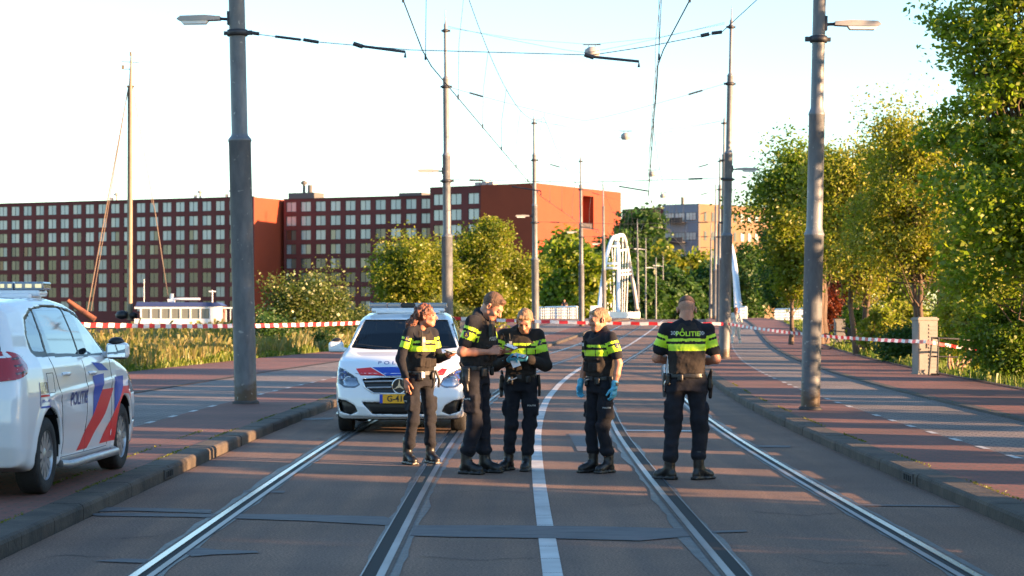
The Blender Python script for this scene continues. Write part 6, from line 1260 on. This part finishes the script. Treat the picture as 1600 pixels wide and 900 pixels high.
        side([(2.30, .89), (2.73, .90), (2.62, .765), (2.26, .555)], 'pblue', 'blue_stripe'); side([(2.62, .765), (3.06, .765), (2.73, .555), (2.13, .29), (1.76, .29), (2.26, .555)], 'pred', 'red_stripe')
        side([(3.10, .86), (3.50, .86), (3.45, .765), (3.08, .55)], 'pblue', 'blue_stripe'); side([(3.45, .765), (3.93, .765), (3.80, .64), (3.66, .695), (3.45, .705), (3.28, .63), (3.17, .50), (3.13, .30), (2.6, .30), (3.08, .55)], 'pred', 'red_stripe')
        side([(2.36, 1.005), (2.72, .985), (2.92, .92), (2.55, .93)], 'pblue', 'blue_stripe'); side([(3.72, .80), (3.95, .80), (4.05, .74), (3.97, .70), (3.9, .765)], 'pblue', 'blue_stripe')
        U = (0, s, 0); W_ = (0, 0, 1)
        def stext(txt, size, yc, zc, m, sx=1., bold=.012):
            V2, Fc = text_polys(txt, bold); V2, Fc = subdiv2([(x*size*sx, y_*size) for x, y_ in V2], Fc, size*.5); project('lettering', V2, Fc, (0, yc, zc), U, W_, bv, M[m], t, .004, maxd=4)
        y0 = 1.77; stext('POLITIE', .145, y0, .72, 'pdark', 1.22, .025)
        emblem('emblem', (0, y0-s*.155, .82), U, W_, bv, M['gold'], t, .035, .004)
        c_ = .66
        for (a0, a1, b0, b1, m) in ((-.10, .10, .80, .885, 'barglass'), (-.10, .10, .775, .79, 'pred'), (-.10, .10, .715, .765, 'paint'), (-.10, .10, .69, .705, 'pblue'), (-.115, -.105, .69, .89, 'pblue'), (.105, .115, .69, .89, 'pblue')): side([(c_+a0, b0), (c_+a1, b0), (c_+a1, b1), (c_+a0, b1)], m, 'sticker', .04, .003)
        stext('112', .08, c_, .845, 'paint'); stext('0900-8844', .036, c_, .742, 'pblue')
        # door shut lines, handles
        for ln in ([(3.10, 1.06), (3.02, .95), (2.98, .70), (2.98, .40), (2.90, .28)], [(2.06, 1.07), (2.06, .75), (2.05, .45), (2.05, .27)], [(1.02, 1.09), (1.08, .90), (1.20, .70), (1.22, .50), (1.20, .30)], [(1.20, .27), (2.0, .265), (2.9, .265)], [(.78, .95), (.98, .95), (.98, .80), (.78, .80), (.78, .95)] if s > 0 else [(.4, .9), (.41, .88)]):
            P = []
            for a, b in zip(ln, ln[1:]): P += [Vector(a).lerp(Vector(b), i/6) for i in range(6)]
            P.append(Vector(ln[-1])); pts = []
            for p in P:
                h = bvb.ray_cast(Vector((s*2, p.x, p.y)), Vector((-s, 0, 0)), 2)
                if h[0] is not None: pts.append(h[0])
            if len(pts) > 2: q = MB(); q.tube(pts, .0035, 4); q.build('shut_line', M['trim'], t)
        for yy, zz in ((1.38, .93), (2.28, .915)):
            h = bv.ray_cast(Vector((s*2, yy, zz)), Vector((-s, 0, 0)), 2)[0]; q = MB(); q.tube([h+Vector((0, -.11, 0)), h+Vector((s*.022, -.07, .004)), h+Vector((s*.024, .05, .0)), h+Vector((0, .10, -.003))], .014, 8); q.build('door_handle', M['paint'], t)
        # side rail and sill
        q = MB(); q.tube([(s*.87, 1.22, .215), (s*.925, 1.30, .205), (s*.925, 3.0, .205), (s*.87, 3.1, .215)], .036, 12); q.build('side_bar', M['chrome' if False else 'rim'], t)
        # door mirrors
        fm = Field((.80, 2.70, .92), (1.10, 3.08, 1.30), .008); fm.rbox((.965, 2.90, 1.09), (.105, .065, .072), .045, .01); fm.cap((.82, 2.95, 1.05), (.90, 2.92, 1.06), .030, .030, .02); Vm, Qm = fm.mesh(); Vm = relax(Vm, Qm, 1, .4); Vm[:, 0] *= s; Qm = Qm[:, ::-1] if s < 0 else Qm
        cm = Vm[Qm].mean(1); mo = mesh_np('door_mirror', Vm, Qm, [M['paint'], M['trim']], t, midx=(cm[:, 2] < 1.03).astype(int))
        q = MB(); q.box((s*.968, 2.832, 1.09), (.165, .006, .105)); q.build('mirror_glass', M['mirror'], mo)
        fm = Field((.86, 2.78, 1.12), (1.08, 3.02, 1.26), .008); fm.ell((.955, 2.89, 1.165), (.075, .05, .045), .01); Vm, Qm = fm.mesh(); Vm[:, 0] *= s; Qm = Qm[:, ::-1] if s < 0 else Qm; mesh_np('mirror_cap_light', Vm, Qm, [M['trim']], mo)
        # wipers
        pts = [bv.ray_cast(Vector((x_, 5, z_)), Vector((0, -1, 0)), 4)[0] for x_, z_ in ([(s*.05+.12, 1.08), (s*.05+.35, 1.10), (s*.05+.60, 1.125)] if s > 0 else [(-.62, 1.09), (-.35, 1.105), (-.08, 1.11)])]
        if all(p is not None for p in pts): q = MB(); q.tube([p+Vector((0, .012, .004)) for p in pts], .008, 5); q.build('wiper', M['trim'], t)
    # bonnet livery, grille, star, plate (front-view coordinates: x to the viewer's right is -x of the car)
    def fr(poly, m, nm, off=.003, step=.03, b=bv): V2, Fc = poly_tess(poly, step); return project(nm, V2, Fc, (0, 3.9, 0), (-1, 0, 0), (0, 0, 1), b, m, t, off, maxd=3.2)
    fr([(-.60, .835), (-.40, .852), (-.20, .752), (-.53, .752)], M['pred'], 'red_stripe'); fr([(-.38, .853), (-.10, .858), (.10, .845), (.30, .80), (.45, .755), (-.18, .752)], M['pblue'], 'blue_stripe')
    fr([(-.06, .862), (.22, .862), (.36, .835), (.46, .80), (.30, .806), (.12, .851)], M['pred'], 'red_stripe'); fr([(.56, .84), (.63, .83), (.58, .752), (.49, .752), (.50, .80)], M['pred'], 'red_stripe')
    for i, ch in enumerate('POLITIE'):
        V2, Fc = text_polys(ch, .012); V2, Fc = subdiv2([(x*.085*1.15, y_*.055) for x, y_ in V2], Fc, .04); project('lettering', V2, Fc, (0-(-.285+.095*i), 3.9, .905), (-1, 0, 0), (0, 0, 1), bv, M['pdark'], t, .003, maxd=3.2)
    def ysurf(x, z, b=bv):
        h = b.ray_cast(Vector((x, 5.5, z)), Vector((0, -1, 0)), 3)[0]; return h.y if h is not None else 4.3
    q = MB(); n = 14
    for z_, hw_ in ((.675, .475), (.60, .44)):
        pts = [Vector((x, ysurf(x, z_)-.022, z_+.008*(1-(x/hw_)**2))) for x in np.linspace(-hw_, hw_, n)]
        vv = [];
        for p in pts: vv += [p+Vector((0, 0, -.015)), p+Vector((0, .014, -.006)), p+Vector((0, .014, .008)), p+Vector((0, -.004, .016))]
        q.add(vv, [(4*i+a, 4*i+(a+1) % 4, 4*i+4+(a+1) % 4, 4*i+4+a) for i in range(n-1) for a in range(4)], 0, True)
        q.build('grille_slat', M['rim'], t); q = MB()
    pts = [Vector((x, ysurf(x, z_)+.004, z_)) for x, z_ in [(-.50, .715), (-.25, .73), (0, .735), (.25, .73), (.50, .715), (.46, .60), (.34, .535), (0, .532), (-.34, .535), (-.46, .60), (-.50, .715)]]; q.tube(pts, .009, 6); q.build('grille_frame', M['chrome'], t)
    ys_ = ysurf(0, .62)+.02; q = MB(); q.lathe([(.086, -.006), (.098, -.003), (.102, .006), (.096, .014), (.086, .010)], (0, ys_, .625), 28, axis='y')
    st = []
    for i in range(6): a = R(90+60*i); rr = .088 if i % 2 == 0 else .017; st.append((rr*math.cos(a), rr*math.sin(a)))
    q.prism(st, .012, Matrix.Translation((0, ys_+.010, .625)) @ Matrix.Rotation(R(90), 4, 'X')); em = q.build('star_emblem', M['chrome'], t); q = MB(); q.lathe([(.001, 0), (.09, 0)], (0, ys_-.004, .625), 24, axis='y'); q.build('emblem_disc', M['trim'], em)
    q = MB(); q.box((0, ysurf(0, .47)+.012, .468), (.52, .012, .112)); pl = q.build('number_plate', M['plate'], t); q = MB(); q.box((.24, ysurf(0, .47)+.0195, .468), (.04, .003, .11)); q.build('country_strip', M['plateblue'], pl)
    V2, Fc = text_polys('G-410-R', .02); q = MB(); yy = ysurf(0, .47)+.0205; q.v = [(-(x*.105+.02), yy, .466+y_*.105) for x, y_ in V2]; q.f = Fc; q.m = [0]*len(Fc); q.sm = [False]*len(Fc); q.build('plate_letters', M['trim'], pl, fix=False)
    # lower lip line, plate at the rear, exhaust
    q = MB(); q.tube([Vector((x, ysurf(x, .235)+.006, .235+.03*(abs(x)/.8)**3)) for x in np.linspace(-.80, .80, 15)], .010, 6); q.build('lower_lip', M['rim'], t)
    q = MB(); q.box((0, -.012, .80), (.52, .012, .11)); q.build('number_plate', M['plate'], t)
    # bonnet shut line
    pts = [Vector((x, ysurf(x, .745+.02*(abs(x)/.5)**2 if abs(x) < .5 else .765+.1*(abs(x)-.5)), .745+.02*(abs(x)/.5)**2 if abs(x) < .5 else .765+.1*(abs(x)-.5))) for x in np.linspace(-.6, .6, 21)]; q = MB(); q.tube(pts, .004, 4); q.build('bonnet_line', M['trim'], t)
    # wheels
    for (x, y) in ((.765, .82), (-.765, .82), (.765, 3.52), (-.765, 3.52)):
        s = 1 if x > 0 else -1; w_ = empty('wheel', (x, y, .316)); w_.parent = t
        q = MB(); q.lathe([(s*0+.205, -.09*s), (.235, -.102*s), (.29, -.100*s), (.312, -.085*s), (.316, -.04*s), (.316, .04*s), (.312, .085*s), (.29, .100*s), (.235, .102*s), (.205, .092*s)], (0, 0, 0), 40, axis='x'); q.build('tyre', M['tyre'], w_)
        q = MB(); q.lathe([(.208, .093*s), (.200, .075*s), (.196, .055*s)], (0, 0, 0), 40, axis='x'); q.lathe([(.070, .070*s), (.05, .082*s), (.003, .084*s)], (0, 0, 0), 24, axis='x')
        for k in range(12):
            a = 2*PI*k/12; rot = Matrix.Rotation(a, 3, 'X'); q.box(rot @ Vector((.070*s, 0, .130)), (.016, .040, .135), 0, rot, (1, 1.45))
        q.build('rim', M['rim'], w_); q = MB(); q.lathe([(.202, .045*s), (.003, .045*s)], (0, 0, 0), 32, axis='x'); q.build('brake_disc', M['trim'], w_)
    # interior
    for x in (.36, -.36):
        for y_, nm in ((2.0, 'seat'), (1.1, 'seat')):
            fs_ = Field((x-.32, y_-.50, .50), (x+.32, y_+.42, 1.45), .02); fs_.rbox((x, y_+.12, .70), (.24, .26, .08), .06, .03); fs_.rbox((x, y_-.20, 1.0), (.22, .075, .30), .06, .04, np.array(Matrix.Rotation(R(14), 3, 'X'))); fs_.rbox((x, y_-.30, 1.345), (.12, .05, .075), .04, .01); field_obj(fs_, nm, M['seat'], t)
    q = MB(); q.box((0, 3.05, .88), (1.40, .50, .25)); q.box((0, 3.0, 1.02), (1.36, .45, .04)); q.build('dashboard', M['seat'], t)
    q = MB(); q.tube([(-.36+.18*math.cos(2*PI*i/20), 2.68+.06*math.sin(2*PI*i/20), 1.0+.17*math.sin(2*PI*i/20)) for i in range(21)], .016, 6); q.build('steering_wheel', M['trim'], t)
    q = MB(); q.box((0, 2.62, 1.36), (.24, .03, .06)); q.build('inner_mirror', M['trim'], t)
    # light bar
    lb = empty('light_bar', (0, 1.95, 1.565)); lb.parent = t
    fb = Field((-.60, -.2, -.04), (.60, .2, .16), .010); fb.rbox((0, 0, .015), (.53, .14, .028), .02, .01); field_obj(fb, 'base', M['paint'], lb)
    for (a, b, m) in ((-.56, -.30, 'barglass'), (-.297, -.10, 'barglass'), (-.097, .097, 'trim'), (.10, .297, 'barglass'), (.30, .56, 'barglass')):
        fb = Field((a-.03, -.2, 0), (b+.03, .2, .16), .0075); fb.rbox(((a+b)/2, 0, .078), ((b-a)/2, .135, .036), .012, .005); sg = field_obj(fb, 'lens', M[m], lb)
        if m != 'trim':
            for k in range(3): q = MB(); q.box((a+(b-a)*(k+.5)/3, -.134, .078), ((b-a)/3-.03, .008, .034)); q.build('led', M['chrome'], sg)
    fb = Field((-.50, -.3, -.06), (.50, .35, .06), .012); fb.rbox((0, .02, -.012), (.46, .20, .028), .025, .01); field_obj(fb, 'roof_plinth', M['paint'], lb)
    # taller body: stretch every part above the sill
    for o in [o for o in bpy.data.objects if o.parent == t and o.type == 'MESH']: ZS(o.data)
    for o in [o for o in bpy.data.objects if o.type == 'MESH' and o.parent and o.parent.parent == t and o.parent.name.split('.')[0] in ('headlight', 'door_mirror', 'tail_light', 'number_plate', 'star_emblem')]: ZS(o.data)
    lb.location.z = .35+(1.565-.35)*1.07
    return t
car1 = make_car('white police car with red and blue bonnet facing the camera behind the officers', 'white police cars')
car1.location = (-1.50, 31.62, 0); car1.rotation_euler = (0, 0, R(180))
car2 = copy_tree(car1); car2['label'] = 'white police car parked on the left pavement, cut by the left edge'
car2.location = (-4.73, 16.12, .12); car2.rotation_euler = (0, 0, R(-2.2))
